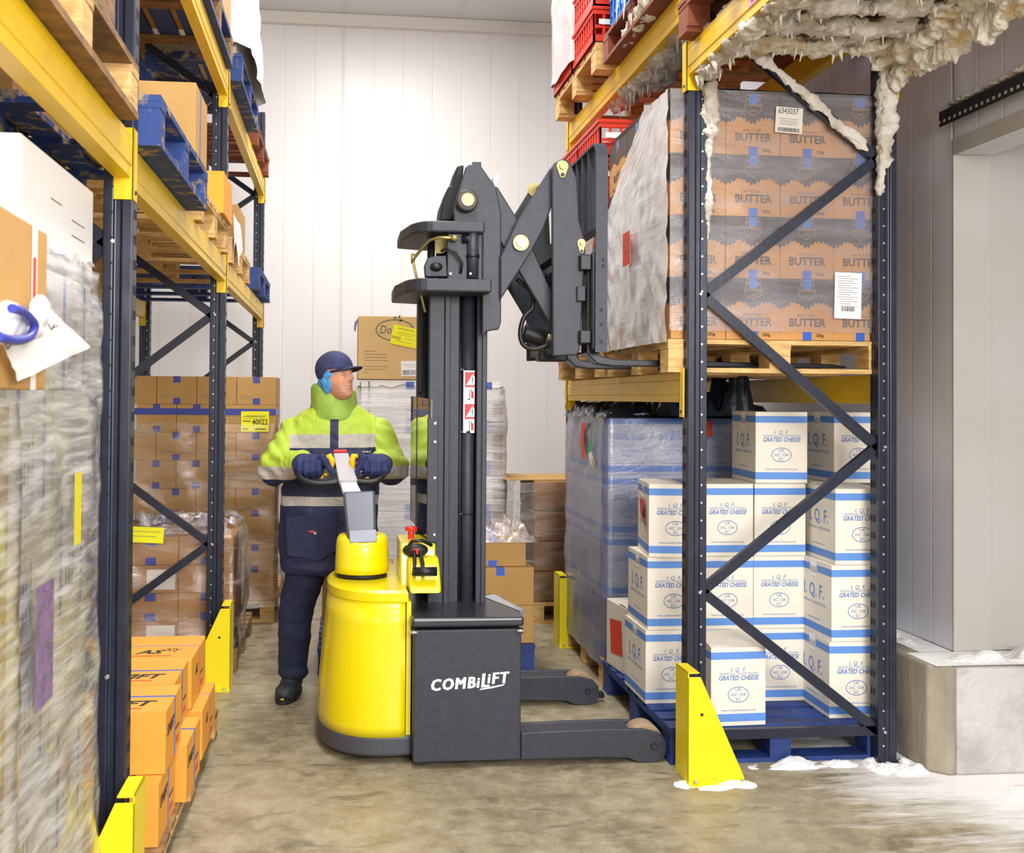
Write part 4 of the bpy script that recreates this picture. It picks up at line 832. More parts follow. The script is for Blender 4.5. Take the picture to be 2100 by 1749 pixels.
# ------------------------------------------------------------------ frost on the passage bay
FROST = mat('frost_crust', '#d3ccc0', .85, col2='#8f7d60', lo=.47, hi=.75, scale=7, bump=1, bscale=38, detail=9)
FROSTY = mat('frost_yellowed', '#ddd5c6', .85, col2='#b8942f', lo=.56, hi=.74, scale=3.2, bump=1, bscale=34, detail=9)
def crust(mb, p0, p1, rx, rz, matl, seed=1, ic=.08, nic=0, seg=.009, dens=1.0):
    p0, p1 = Vector(p0), Vector(p1); L_ = (p1-p0).length; n = max(8, int(L_/seg)); t = (p1-p0).normalized()
    up = Vector((0, 0, 1)) if abs(t.z) < .8 else Vector((0, 1, 0)); s_ = t.cross(up).normalized(); up = s_.cross(t).normalized(); k = 22; rings = []
    for i in range(n+1):
        c = p0 + (p1-p0)*i/n; e = min(1, min(i, n-i)/4); r_ = []
        for j in range(k):
            a_ = 2*math.pi*j/k; d = s_*math.cos(a_)*rx + up*math.sin(a_)*rz
            q = noise.fractal((c+d)*9 + Vector((seed, 0, 0)), .8, 2.1, 6); q2 = noise.noise((c+d)*48) + .6*noise.noise((c+d)*110)
            r_.append(c + d*(.25+.75*e)*max(.15, .85 + .75*q + .30*q2) )
        rings.append(r_)
    mb.loft(rings, matl)
    R_ = random.Random(seed)
    for i in range(nic):
        u = R_.random(); c = p0+(p1-p0)*u + s_*R_.uniform(-rx*.6, rx*.6) - Vector((0, 0, rz*.5)); l = ic*R_.uniform(.2, .75); r0 = R_.uniform(.008, .018)
        mb.tube([c, c-Vector((R_.uniform(-.005,.005), 0, l*.45)), c-Vector((R_.uniform(-.008,.008), 0, l))], [r0, r0*.55, .0015], matl, n=7)
def frost(label, fn, kind=None):
    mb = MB(); fn(mb); return tag(mb.build('frost'), label, 'frost', kind='stuff')
frost('lumpy frost and icicles under the yellow beam with the pink label', lambda m: (crust(m, (1.53,1.95,2.985), (1.53,4.42,2.985), .045, .03, FROST, 1, .07, 60), crust(m, (1.55,1.95,3.14), (1.55,4.3,3.14), .05, .035, FROST, 2, .05, 20)))
frost('frost growing down the near post of the right rack', lambda m: (crust(m, (1.585,4.40,3.0), (1.585,4.405,2.72), .034, .05, FROST, 3), crust(m, (1.582,4.41,2.75), (1.575,4.42,2.25), .016, .03, FROST, 4)))
frost('frost on the top of the wall side post of the right rack', lambda m: (crust(m, (2.385,4.385,3.2), (2.385,4.385,2.62), .036, .03, FROST, 5), crust(m, (2.37,4.385,3.1), (2.36,4.40,2.5), .022, .03, FROST, 6)))
frost('frost coating the top cross brace above the 6343037 label', lambda m: crust(m, (1.66,4.408,3.23), (2.31,4.408,2.70), .016, .028, FROST, 7))
frost('yellowed frost crust along the wall side beam, top right corner', lambda m: (crust(m, (2.42,1.95,3.05), (2.42,4.40,3.05), .05, .085, FROSTY, 8, .05, 30), crust(m, (2.36,1.95,3.12), (2.36,4.40,3.10), .06, .05, FROSTY, 9)))
t = pallet('frost caked pallet over the passage, next to the right rack', 1.42, 2.46, 3.28, 4.34, 3.132, 'x', REDW, REDW, h=.15)
t = pallet('frost caked pallet over the passage, at the top edge of the picture', 1.42, 2.46, 2.1, 3.2, 3.132, 'x', REDW, REDW, h=.15)
for y, s_ in ((3.33, 1), (3.60, 2), (3.81, 3), (4.05, 7), (4.29, 4), (2.72, 5), (3.14, 6), (2.95, 8)):
    frost(f'frost and icicles under the passage pallet, {["near board","second board","middle board","board past the middle","far board at the rack post","board at the top edge","board of the nearer pallet","nearest board"][[1,2,3,7,4,5,6,8].index(s_)]}', lambda m: crust(m, (1.5,y,3.125), (2.42,y,3.12), .085, .04, FROST if s_ % 2 else FROSTY, 20+s_, .09, 16))
frost('frost wall clinging to the load at the top of the passage pallet', lambda m: crust(m, (1.47,3.3,3.33), (1.47,4.3,3.33), .04, .07, FROST, 31, .04, 8))
frost('frost and icicles below the top beam of the right rack, above the butter', lambda m: (crust(m, (1.56,4.5,3.29), (1.56,5.9,3.27), .05, .035, FROST, 32, .12, 24), crust(m, (1.62,4.7,3.36), (1.62,5.5,3.30), .09, .07, FROST, 33, .12, 10)))
frost('frost on the pallet edge on top of the upper right beam', lambda m: crust(m, (1.44,4.55,3.46), (1.44,5.3,3.46), .04, .05, FROST, 34))
put(brown_mesh(.98,1.0,.5,True,CARD,tapec=TAPE), 'brown_carton', 'frosted brown carton on the passage pallet, upper right', 'box', (1.94, 3.80, 3.285))
put(brown_mesh(.98,1.0,.5,True,CARD,tapec=TAPE), 'brown_carton', 'brown carton on the nearer passage pallet at the top edge', 'box', (1.94, 2.65, 3.285))
frost('thin frost on the perforated rail, upper right corner', lambda m: crust(m, (2.735,2.3,2.935), (2.735,4.48,2.935), .03, .012, FROST, 36))
# ------------------------------------------------------------------ the pedestrian reach truck
DG = mat('truck_charcoal', '#2b2d38', .5, col2='#343741', lo=.4, hi=.7, scale=30, bump=.12, bscale=160)
DGL = mat('truck_lid_grey', '#2b2d35', .28, col2='#34363e', lo=.4, hi=.8, scale=6, bump=.05, bscale=200); BLK = mat('black_rubber', '#121318', .45); VOID = mat('deep_black', '#0c0d12', .6)
TY = mat('truck_yellow', '#e4d205', .3, coat=.4); GOLD = mat('zinc_yellow_pin', '#a89a62', .38, metal=.6); SIL = mat('brushed_steel', '#c4c6cc', .28, metal=.7)
TGR = mat('tiller_grey', '#4d505b', .32, metal=.15); TGL = mat('tiller_light_grey', '#aaa7ac', .4); LEV = mat('lever_yellow', '#f5bb10', .35); SKIRT = mat('skirt_grey', '#43454d', .5); WHT = mat('decal_white', '#ffffff', .5); DRED = mat('decal_red', '#d8252c', .5); ERED = mat('button_red', '#e02818', .3); TAN = mat('roller_tan', '#9c8468', .6)
truck = thing('pallet_stacker', 'yellow and charcoal walk behind reach truck lifting its forks into the butter pallet', 'forklift', (.4, 5.0, 0))
O_ = Vector((.4, 5.0, 0))
def tb(mb, name, parent=None, bevel=0, seg=2):
    mb.v = [p - O_ for p in mb.v]; return mb.build(name, parent or truck, bevel=bevel, seg=seg)
def PP(pts, Y): return [(W(a, b, Y).x, W(a, b, Y).z) for a, b in pts]
def spline(P_, k=6):
    P_ = [Vector(p) for p in P_]; Q = [P_[0]*2-P_[1]] + P_ + [P_[-1]*2-P_[-2]]; out = []
    for i in range(1, len(Q)-2):
        for j in range(k):
            t_ = j/k; a, b, c, d = Q[i-1:i+3]; out.append(.5*((2*b) + (c-a)*t_ + (2*a-5*b+4*c-d)*t_*t_ + (3*b-a-3*c+d)*t_**3))
    return out + [P_[-1]]
sm2 = lambda L_: [(p.x, p.y) for p in spline([(a, b, 0) for a, b in L_], 4)]
half = sm2([(.32,4.575),(.2,4.568),(.1,4.585),(.02,4.635),(-.04,4.71),(-.078,4.81),(-.097,4.92),(-.10,5.0)])
def plan(k=0, top=False):
    top_ = sm2([(.32,4.60),(.2,4.61),(.11,4.635),(.045,4.685),(-.005,4.76),(-.035,4.85),(-.047,4.93),(-.05,5.0)])
    h = [(a[0]*(1-k)+b[0]*k, a[1]*(1-k)+b[1]*k) for a, b in zip(half, top_)]
    return h + [(x, 10.0-y) for x, y in h[::-1][1:]]
tb(MB().prism([(x, y) for x, y in plan(0)], .035, .125, SKIRT, axis='z'), 'skirt', bevel=.015, seg=3)
rings = []
for z, k in ((.118,.03),(.16,.02),(.3,.15),(.45,.42),(.6,.72),(.70,.9)):
    rings.append([Vector((min(x, .288), y, z)) for x, y in plan(k)])
body = tb(MB().loft(rings, TY, smooth=True), 'body_cover')
lid = [[Vector((min(x, .30) + (-.006 if x < .2 else 0), y + (-.006 if y < 5 else .006), z)) for x, y in plan(.95)] for z in (.698,.735)]
lid.append([Vector((min(x, .295), y + (.01 if y < 5 else -.01), .745)) for x, y in plan(1.05)])
tb(MB().loft(lid, TY, smooth=False), 'top_cover', bevel=.004)
MBs = MB().box(.292,.312,4.585,5.4,.12,.70,TY).box(.286,.293,4.6,5.4,.06,.70,VOID); tb(MBs, 'side_strip')
# swivel head
sw = Vector((.105, 5.0, 0)); n = 40
def swr(z, r, dip=0): return [sw + Vector((r*math.cos(2*math.pi*i/n), r*.98*math.sin(2*math.pi*i/n), z - dip*max(0, math.cos(2*math.pi*i/n*2))*0 - dip*max(0, math.sin(-2*math.pi*i/n))**4)) for i in range(n)]
tb(MB().loft([swr(.745,.118), swr(.768,.118)], VOID), 'gasket')
sh = tb(MB().loft([swr(.768,.127), swr(.80,.127), swr(.86,.125,.01), swr(.905,.123,.02), swr(.930,.118,.028), swr(.943,.108,.03), swr(.948,.09,.03)], TY), 'swivel_head')
def slab(mb, p, q, w0, w1, t0, t1, m_, xdir=Vector((1,0,0))):
    p, q = Vector(p), Vector(q); d = (q-p).normalized(); nrm = xdir.cross(d).normalized(); vs = []
    for c, w_, t_ in ((p, w0, t0), (q, w1, t1)):
        for a, b in ((-1,-1),(1,-1),(1,1),(-1,1)): vs.append(c + xdir*a*w_/2 + nrm*b*t_/2)
    return mb.add(vs, [(0,1,2,3),(7,6,5,4),(0,4,5,1),(1,5,6,2),(2,6,7,3),(3,7,4,0)], m_)
A0, A1 = W(740,1112,4.92), W(738,1004,5.05)
arm = tb(slab(MB(), W(742,1108,4.93), W(736,1010,5.06), .135, .155, .05, .045, TGR, Vector((.995,.0,.04)).normalized()), 'tiller_arm', bevel=.012, seg=3)
tb(slab(MB(), W(745,1113,4.905), W(744,1088,4.925), .125, .128, .02, .02, mat('arm_cover_grey','#7f838f',.35,metal=.3), Vector((.995,.0,.04)).normalized()), 'arm_cover', arm, bevel=.003)
tb(slab(MB(), W(722,1012,5.07), W(713,990,5.15), .085, .075, .03, .03, WHT), 'white_panel', arm, bevel=.003)
hd = tb(slab(MB(), W(714,990,5.13), W(699,932,5.26), .092, .075, .035, .03, TGL, Vector((1,0,.02)).normalized()), 'tiller_head', bevel=.006)
tb(slab(MB(), W(706,955,5.19), W(703,943,5.218), .070, .066, .004, .004, LEV, Vector((1,0,.02)).normalized()), 'sticker', hd)
tb(slab(MB(), W(698,930,5.265), W(697,924,5.28), .072, .06, .03, .022, DRED, Vector((1,0,.02)).normalized()), 'red_cap', hd, bevel=.004)
for s_, pts in ((-1, [(704,985),(675,990),(640,990),(618,980),(609,965),(618,953),(640,950),(672,952),(690,955)]), (1, [(722,985),(745,988),(770,986),(784,975),(790,963),(780,952),(762,950),(735,952),(712,955)])):
    c = [W(a, b, 5.17 + (990-b)*.0018) for a, b in pts]
    c = spline(c); g = tb(MB().tube(c, [.019 - .006*i/(len(c)-1) for i in range(len(c))], BLK, n=14), 'handle_loop')
    lo = [W(a, b, 5.165) for a, b in ((pts[0][0], 972), pts[1], pts[2], pts[3], ((pts[3][0]+pts[0][0])/2, 972))]
    mb = MB(); P_ = [W(*q, 5.165 + (990-q[1])*.0045) for q in (pts[0], pts[1], pts[2], pts[3], (pts[3][0]-s_*12, 968), ((pts[0][0]+pts[3][0])/2, 962), (pts[0][0], 960))]
    mb.add([*P_, *[p + Vector((0,.03,.0)) for p in P_]], [tuple(range(7)), tuple(range(13,6,-1))] + [(i, i+7, (i+1) % 7+7, (i+1) % 7) for i in range(7)], TGR); tb(mb, 'control_plate', bevel=.004)
    for bx_, by_ in (((658,978),(668,973)) if s_ < 0 else ((745,974),(752,980))):
        p = W(bx_, by_, 5.16 + (990-by_)*.0045); tb(MB().ball(p, (.014,.012,.009), LEV, n=8), 'button')
    p = [W(a, b, 5.19) for a, b in (((668,938),(676,935),(681,945),(680,962)) if s_ < 0 else ((734,935),(725,935),(722,946),(725,962)))]
    tb(MB().tube(p, [.010,.016,.016,.009], LEV, n=12), 'thumb_lever')
# console
mb = MB().prism([(4.76,.73),(5.12,.73),(5.12,.925),(4.80,.925),(4.79,.90)], .275, .435, TY, axis='x'); tb(mb, 'console', bevel=.008)
mb = MB().prism([(4.585,.735),(4.80,.735),(4.80,.875),(4.73,.870),(4.69,.845)], .305, .445, TY, axis='x'); cf = tb(mb, 'console_front', bevel=.012)
eb = tb(MB().cyl((.335,4.97,.92),(.335,4.97,.965),.015,ERED).cyl((.335,4.97,.962),(.335,4.97,.982),.029,ERED), 'stop_button', bevel=.004)
bk = W(852,1128,4.76)
st = tb(MB().ball(bk, (.058,.026,.032), BLK, n=14).box(bk.x-.015, bk.x+.012, bk.y-.030, bk.y-.02, bk.z-.014, bk.z+.010, ERED), 'power_connector')
mb = MB(); mb.tube([W(835,1125,4.73), W(845,1110,4.70), W(865,1108,4.70), W(885,1118,4.74)], .008, BLK)
for a, b in (((850,1130),(848,1178)), ((862,1130),(868,1180))): mb.tube([W(a[0],a[1],4.72), W((a[0]+b[0])/2+2,(a[1]+b[1])/2,4.66), W(b[0],b[1],4.60)], .008, BLK)
tb(mb, 'strap', st)
q0 = W(868,1172,4.605); tb(MB().tube([q0+Vector((-.04,0,0)), q0+Vector((.06,0,0))], .020, BLK, n=14), 'strap_socket')
# battery box
pl = [(.318,4.50),(.785,4.50),(.785,4.62),(.665,4.97),(.665,5.1),(.318,5.1)]
bb_ = tb(MB().prism(pl, .03, .595, DG, axis='z'), 'battery_box', bevel=.006)
lidp = [(.308,4.488),(.795,4.488),(.795,4.63),(.672,4.985),(.672,5.1),(.308,5.1)]
tb(MB().prism(lidp, .607, .648, DGL, axis='z'), 'battery_lid', bevel=.012, seg=3)
tb(MB().add([(.80,4.64,.645),(.68,4.99,.645),(.74,5.0,.652),(.83,4.68,.640),(.80,4.64,.62),(.68,4.99,.62),(.74,5.0,.63),(.83,4.68,.615)], [(0,3,2,1),(4,5,6,7),(0,4,7,3),(3,7,6,2),(2,6,5,1),(1,5,4,0)], SIL), 'edge_plate')
for x in (.322,.783): tb(MB().cyl((x-.02,4.484,.59),(x+.012,4.484,.59),.007,ZINC_HOLE_LIGHT,n=12).box(x-.012,x+.006,4.480,4.495,.578,.602,BLK), 'lid_hinge')
T0 = Matrix.Translation
lg = MB(); Mx = face('-y', .395, 4.4985, .335, math.radians(3.0))
x_ = 0
for ch, s0, dy in (('C',.088,0),('O',.088,.0),('M',.088,0),('B',.088,0),('i',.080,0),('L',.108,0),('i',.074,.020),('F',.088,.014),('T',.088,.014)):
    vs, fs = text_mesh(ch, s0, shear=.18, align='LEFT', sx=.9); x0_ = min(v[0] for v in vs); x1_ = max(v[0] for v in vs)
    for q_, (ex, ey) in enumerate(((0,0),(.0025,0),(.005,0),(.0075,0),(0,.003),(.0025,.003),(.005,.003),(.0075,.003))): lg.flat([(v[0]-x0_+x_+ex, v[1]+dy+ey) for v in vs], fs, WHT, Mx @ T0((0,0,.00004*q_)))
    x_ += (x1_-x0_) + (-.004 if ch == 'L' else .011)
lg.flat([(x_*.62,-.006),(x_*.93,.010),(x_*.90,.001),(x_*.78,-.008),(x_*.60,-.014)], [(0,4,3,2,1)], WHT, Mx @ T0((0,0,.0005)))
sc_ = .345/x_; lgv = Vector((.395, 4.4985, .335)); lg.v = [lgv + (p-lgv)*sc_ for p in lg.v]
tb(lg, 'wordmark', bb_)
tb(MB().cyl((.36,4.55,.03),(.36,4.61,.03),.03,BLK).cyl((.36,5.35,.03),(.36,5.42,.03),.03,BLK), 'castor')
tb(MB().box(.30,.66,5.11,5.52,.04,.16,DG).box(.66,.80,4.99,5.52,.04,.14,DG), 'chassis', bevel=.006)
# outriggers
for y0, y1, nm in ((4.502,4.652,'near'),(5.375,5.525,'far')):
    pr = [(.787,.03),(.787,.145),(1.0,.150),(1.2,.152),(1.33,.147),(1.40,.130),(1.432,.095),(1.435,.05),(1.42,.015),(1.39,.003),(1.31,.003),(1.26,.024),(1.1,.030)]
    if nm == 'far': pr = [(x-.085 if x > .8 else x, z) for x, z in pr]
    dx = -.085 if nm == 'far' else 0
    l = tb(MB().prism(pr, y0, y0+.022, DG).prism(pr, y1-.022, y1, DG).prism([(.787,.03),(.787,.143),(1.27+dx,.149),(1.25+dx,.03)], y0+.02, y1-.02, DG), 'outrigger_leg', bevel=.004)
    tb(MB().cyl((1.345+dx,y0+.026,.082),(1.345+dx,y1-.026,.082),.080,TAN,n=28), 'load_wheel', l, bevel=.006)
    tb(MB().cyl((1.375+dx,y0-.006,.072),(1.375+dx,y0+.004,.072),.016,BLK,n=16).cyl((1.375+dx,y0-.009,.072),(1.375+dx,y0-.004,.072),.008,DG,n=6), 'wheel_bolt', l)
    tb(MB().box(1.43+dx,1.475+dx,y0+.05,y0+.10,.02,.045,BLK), 'wheel_scraper', l)
# mast
def chan(mb, x0, x1, ya, yb, z0, z1, m_):
    mb.box(x0, x1, ya, yb, z0, z1, m_)
mm_ = MB(); mm_.box(.405,.475,4.84,4.90,.10,2.13,DG).box(.475,.50,4.825,4.88,.10,2.13,DG).box(.50,.545,4.85,4.90,.10,2.13,DG)
tb(mm_, 'mast_rail', bevel=.003)
tb(MB().box(.625,.665,4.83,4.92,.10,2.13,DG).box(.648,.672,4.82,4.84,.10,2.13,DG), 'mast_rail', bevel=.004)
tb(MB().box(.372,.66,5.18,5.25,.10,2.13,DG).box(.37,.395,5.1,5.18,1.62,2.13,VOID), 'mast_rail', bevel=.003)
tb(MB().box(.43,.64,4.95,4.97,.10,2.13,VOID), 'mast_backing')
cy_ = tb(MB().cyl((.588,4.87,.12),(.588,4.87,2.12),.030,DG,n=28), 'lift_cylinder')
tb(MB().tube([(.551,4.86,.2),(.552,4.86,1.2),(.55,4.86,2.1)], .008, BLK), 'hydraulic_hose')
for z in (1.72,1.43,1.05): tb(MB().cyl((.588,4.87,z),(.588,4.87,z+.008),.0335,BLK,n=24).box(.548,.575,4.845,4.86,z,z+.008,BLK), 'hose_clip')
Mw = face('-y', .594, 4.838, 1.575)
mb = MB().rect(-.030,.022,-.145,.145,PAPER,Mw)
for dz in (.103,-.045):
    E_ = lambda e: Mw @ Matrix.Translation((0,0,e))
    mb.rect(-.024,.022,dz-.036,dz+.034,DRED,E_(.0008)); mb.flat([(-.018,dz-.026),(.022,dz-.026),(.022,dz+.012),(.012,dz+.026)], [(0,1,2,3)], PAPER, E_(.0016))
    mb.rect(.010,.014,dz-.012,dz+.012,INK,E_(.0022)); mb.rect(.010,.014,dz-.020,dz-.016,INK,E_(.0022))
    mb.rect(-.002,.001,dz-.092,dz-.045,INK,E_(.001)); mb.rect(.006,.018,dz-.088,dz-.055,DRED,E_(.001)); mb.rect(-.010,.0,dz-.095,dz-.09,INK,E_(.001)); mb.rect(.006,.009,dz-.06,dz-.045,INK,E_(.0014))
tb(mb, 'warning_label')
tb(MB().box(.395,.445,4.80,4.822,.93,1.50,DG), 'guard_bracket', bevel=.003)
for z in (1.475,1.39,1.225,.965): tb(MB().cyl((.43,4.797,z),(.43,4.803,z),.006,ZINC_HOLE_LIGHT,n=10), 'bolt')
MIR = bpy.data.materials.new('polycarbonate_guard'); MIR.use_nodes = True; nt = MIR.node_tree; nt.nodes.remove(nt.nodes['Principled BSDF'])
g1 = N(nt, 'ShaderNodeBsdfGlossy', inp={0: (.95,.96,.97,1), 'Roughness': .02}); g2 = N(nt, 'ShaderNodeBsdfTransparent', inp={0: (.85,.87,.88,1)}); g3 = N(nt, 'ShaderNodeMixShader', inp={0: .2, 1: g1.outputs[0], 2: g2.outputs[0]}); nt.links.new(g3.outputs[0], nt.nodes['Material Output'].inputs[0])
mb = MB(); a0, a1 = Vector((W(842,900,5.36).x,5.36,0)), Vector((W(884,900,4.83).x,4.83,0)); dd_ = Vector((.004,0,0))
ps = [a0+Vector((0,0,.97)), a1+Vector((0,0,.93)), a1+Vector((0,0,1.585)), a0+Vector((0,0,1.60))]
mb.add(ps + [p+dd_ for p in ps], [(0,1,2,3)[::-1],(4,5,6,7),(0,4,5,1)[::-1],(1,5,6,2)[::-1],(2,6,7,3)[::-1],(3,7,4,0)[::-1]], MIR); tb(mb, 'guard_screen')
# mast head flanges
def flange(z0, z1, xl, xr, ya, yb, nm):
    cx = xl + .13
    pts = [(xr, ya), (cx, ya)] + [(xl + .13*(1-math.sin(a)), 5.02 - (5.02-ya)*math.cos(a)*1.0) for a in [i*math.pi/2/8 for i in range(1, 5)]] + [(xl, 4.98), (xl, yb-.05), (cx, yb), (xr, yb)]
    return tb(MB().prism(pts, z0, z1, DG, axis='z'), nm, bevel=.008)
flange(2.065, 2.125, .245, .665, 4.64, 5.30, 'lower_flange'); flange(2.335, 2.385, .27, .635, 4.66, 5.28, 'upper_flange')
plate = [(955,343),(962,337),(984,337),(990,345),(1018,385),(1028,437),(1028,660),(1023,676),(1010,677),(998,680),(989,690),(989,460),(932,460),(930,425)]
def pair(nm, pts, Y, t_, Y2=None, m_=DG, bevel=.006):
    q = PP(pts, Y); tb(MB().prism(q, Y, Y+t_, m_), nm, bevel=bevel); 
    if Y2: tb(MB().prism(q, Y2, Y2+t_, m_), nm, bevel=bevel)
pair('carriage_plate', plate, 4.72, .03, 5.22)
tb(MB().box(.57,.66,4.75,5.22,2.14,2.55,DG), 'carriage_crossmember', bevel=.005)
tb(MB().box(.47,.63,4.70,4.72,2.125,2.335,DG) , 'valve_bracket', bevel=.004)
tb(MB().cyl((.585,4.69,2.13),(.585,4.69,2.34),.026,DG,n=24).cyl((.585,4.69,2.225),(.585,4.69,2.24),.030,BLK,n=24).cyl((.535,4.69,2.31),(.60,4.69,2.31),.020,BLK), 'tilt_cylinder')
tb(MB().tube([W(935,488,4.66),W(900,487,4.68),W(882,492,4.72),W(865,510,4.78),W(850,528,4.82),W(845,540,4.82)], .0075, GOLD).cyl(W(926,488,4.66),W(938,488,4.66),.014,GOLD,n=12), 'brass_pipe')
tb(MB().tube([W(846,528,4.80),W(852,560,4.8),W(860,590,4.82),W(872,640,4.84)], .006, GOLD), 'brass_pipe')
tb(MB().cyl(W(843,528,4.80),W(850,528,4.80),.018,GOLD,n=12), 'pipe_fitting')
q = PP([(872,568),(870,545),(876,530),(890,526),(915,524),(917,568)], 4.70); pb_ = tb(MB().prism(q, 4.69, 4.74, DG), 'pulley_bracket', bevel=.005)
tb(MB().ball(W(895,547,4.68), (.028,.02,.020), BLK, n=12), 'bracket_knob', pb_)
tb(MB().cyl(W(902,500,4.86), W(902,500,4.92), .045, GOLD, n=28), 'pulley')
mb = MB(); mb.tube([W(905,515,4.68), W(915,508,4.66), W(935,518,4.66), W(948,540,4.67), W(945,560,4.68)], .006, BLK); tb(mb, 'hydraulic_hose')
for bx_ in (924,965): tb(MB().cyl(W(bx_,561,4.655), W(bx_,561,4.66), .006, ZINC_HOLE_LIGHT, n=10), 'bolt')
tb(MB().cyl((.41,4.86,2.13),(.41,4.86,2.33),.018,BLK).cyl((.47,4.95,2.13),(.47,4.95,2.33),.03,DG).cyl((.53,5.05,2.13),(.53,5.05,2.33),.03,VOID), 'chain_column')
tb(MB().prism(PP([(936,343),(950,340),(945,400),(925,455),(900,455),(905,420),(918,385),(925,382)], 4.95), 4.92, 5.15, VOID), 'hose_reel_cover', bevel=.01)
tb(MB().prism(PP([(1010,365),(1020,355),(1020,372),(1012,382)], 4.85), 4.83, 4.9, SIL), 'sensor')
tb(MB().box(*[v for v in (.585,.625,4.725,4.745,2.648,2.668)], BLK), 'rubber_stop')
def pin(px, py, Y, r, parent=None, drop=None, nm='pivot_pin'):
    c = W(px, py, Y); mb = MB()
    if drop:
        e = W(px, py+drop, Y); mb.tube([c+Vector((0,0,0)), e], [.0, .0], GOLD, n=4) if False else None
        k = []
        for i in range(24):
            a = 2*math.pi*i/24; up_ = math.sin(a) > -.2; cc = c if up_ else e; rr = r if up_ else r*.5; k.append((cc.x+rr*math.cos(a), cc.z+rr*math.sin(a)))
        mb.prism(k, Y-.008, Y, GOLD); mb.cyl((c.x,Y-.018,c.z),(c.x,Y-.006,c.z),r*.55,GOLD,n=20); mb.cyl((e.x,Y-.016,e.z),(e.x,Y-.006,e.z),r*.32,BLK,n=8)
    else:
        mb.cyl((c.x,Y-.02,c.z),(c.x,Y,c.z),r,GOLD,n=28); mb.cyl((c.x,Y-.028,c.z),(c.x,Y-.01,c.z),r*.55,SIL,n=20)
    return tb(mb, nm, parent, bevel=.0015)
c = W(957,413,4.70); tb(MB().cyl((c.x,4.66,c.z),(c.x,4.72,c.z),.050,mat('roller_dark','#3a332e',.5),n=32), 'mast_roller', bevel=.008); tb(MB().cyl((c.x,4.652,c.z),(c.x,4.664,c.z),.029,GOLD,n=28), 'roller_cap')
armA = [(1128,345),(1140,332),(1152,332),(1152,350),(1135,415),(1115,468),(1092,512),(1026,616),(1026,527),(1060,455)]
armB = [(1008,385),(1020,382),(1056,440),(1095,515),(1132,600),(1130,668),(1100,615),(1062,552),(1024,492),(1008,440)]
pair('reach_arm', armA, 4.69, .025, 5.24); pair('reach_arm', armB, 4.74, .025, 5.19)
outer = [(1132,345),(1137,334),(1146,327),(1156,325),(1166,329),(1173,340),(1184,367),(1188,454),(1201,495),(1201,510),(1197,571),(1189,716),(1184,728),(1134,730)]
pair('outer_carriage_plate', outer, 4.64, .028, 5.30)
pin(1153,342,4.64,.028,drop=17); pin(1192,499,4.64,.020,drop=16); pin(1067,499,4.69,.037); 
c1 = W(1067,499,4.7); tb(MB().cyl((c1.x,4.7,c1.z),(c1.x,5.26,c1.z),.022,DG), 'pivot_shaft'); c2 = W(1153,342,4.7); tb(MB().cyl((c2.x,4.65,c2.z),(c2.x,5.32,c2.z),.022,DG), 'pivot_shaft')
c3 = W(1160,470,4.66); tb(MB().box(.955,1.03,4.66,5.31,1.80,1.86,DG), 'crossbar', bevel=.004); tb(MB().box(.97,1.03,4.66,5.31,2.25,2.32,DG), 'crossbar', bevel=.004)
tb(MB().cyl((c2.x-.03,5.232,c2.z),(c2.x-.03,5.24,c2.z),.035,GOLD,n=24), 'pivot_pin')
# shift cylinder and hose low between the plates
q = W(1110,690,4.95); tb(MB().cyl((q.x-.09,4.95,q.z+.02),(q.x+.10,4.95,q.z-.04),.045,BLK).cyl((q.x+.01,4.93,q.z-.03),(q.x+.07,4.93,q.z-.05),.05,GOLD,n=20), 'shift_cylinder', bevel=.01)
tb(MB().box(q.x-.02,q.x+.12,4.9,5.0,q.z-.12,q.z-.07,BLK), 'cylinder_mount', bevel=.01)
hz = [(1060,572),(1090,600),(1092,630),(1075,650),(1067,680),(1072,705),(1090,715),(1115,712),(1130,698)]
tb(MB().tube(spline([W(a,b,4.82) for a,b in hz]), .011, BLK, n=12), 'hydraulic_hose')
# load backrest, fork carriage and forks
xb = 1.145; bars_ = MB()
def rail(y, z0, z1, nm='guard_bar', w_=.05, t_=.010): return tb(MB().box(xb-w_/2, xb+w_/2, y-t_/2, y+t_/2, z0, z1, DG), nm, bevel=.002)
ys = [4.56, 4.73, 4.85, 4.97, 5.09, 5.21, 5.44]
for y in ys[1:-1]: rail(y, 2.36, 2.735)
fr = []
arc = [(4.56, 1.80), (4.56, 2.67)] + [(4.56+.07*(1-math.cos(a)), 2.67+.07*math.sin(a)) for a in [math.pi/2*i/6 for i in range(1, 7)]] + [(5.37, 2.74)] + [(5.37+.07*math.sin(a), 2.67+.07*math.cos(a)) for a in [math.pi/2*i/6 for i in range(1, 7)]] + [(5.44, 1.80)]
mb = MB(); n_ = len(arc); vs = []
for i, (y, z) in enumerate(arc):
    d = Vector((0, arc[min(i+1,n_-1)][0]-arc[max(i-1,0)][0], arc[min(i+1,n_-1)][1]-arc[max(i-1,0)][1])).normalized(); nn = Vector((0, d.z, -d.y))*.006
    for sx_, k in ((-1,-1),(1,-1),(1,1),(-1,1)): vs.append(Vector((xb+sx_*.027, y, z)) + nn*k)
fs = [(i*4+k, i*4+(k+1) % 4, (i+1)*4+(k+1) % 4, (i+1)*4+k) for i in range(n_-1) for k in range(4)] + [(3,2,1,0), tuple(range(4*n_-4, 4*n_))]
mb.add(vs, fs, DG); tb(mb, 'backrest_frame')
tb(MB().box(xb-.025,xb+.025,4.56,5.44,2.35,2.362,DG), 'backrest_crossbar', bevel=.002)
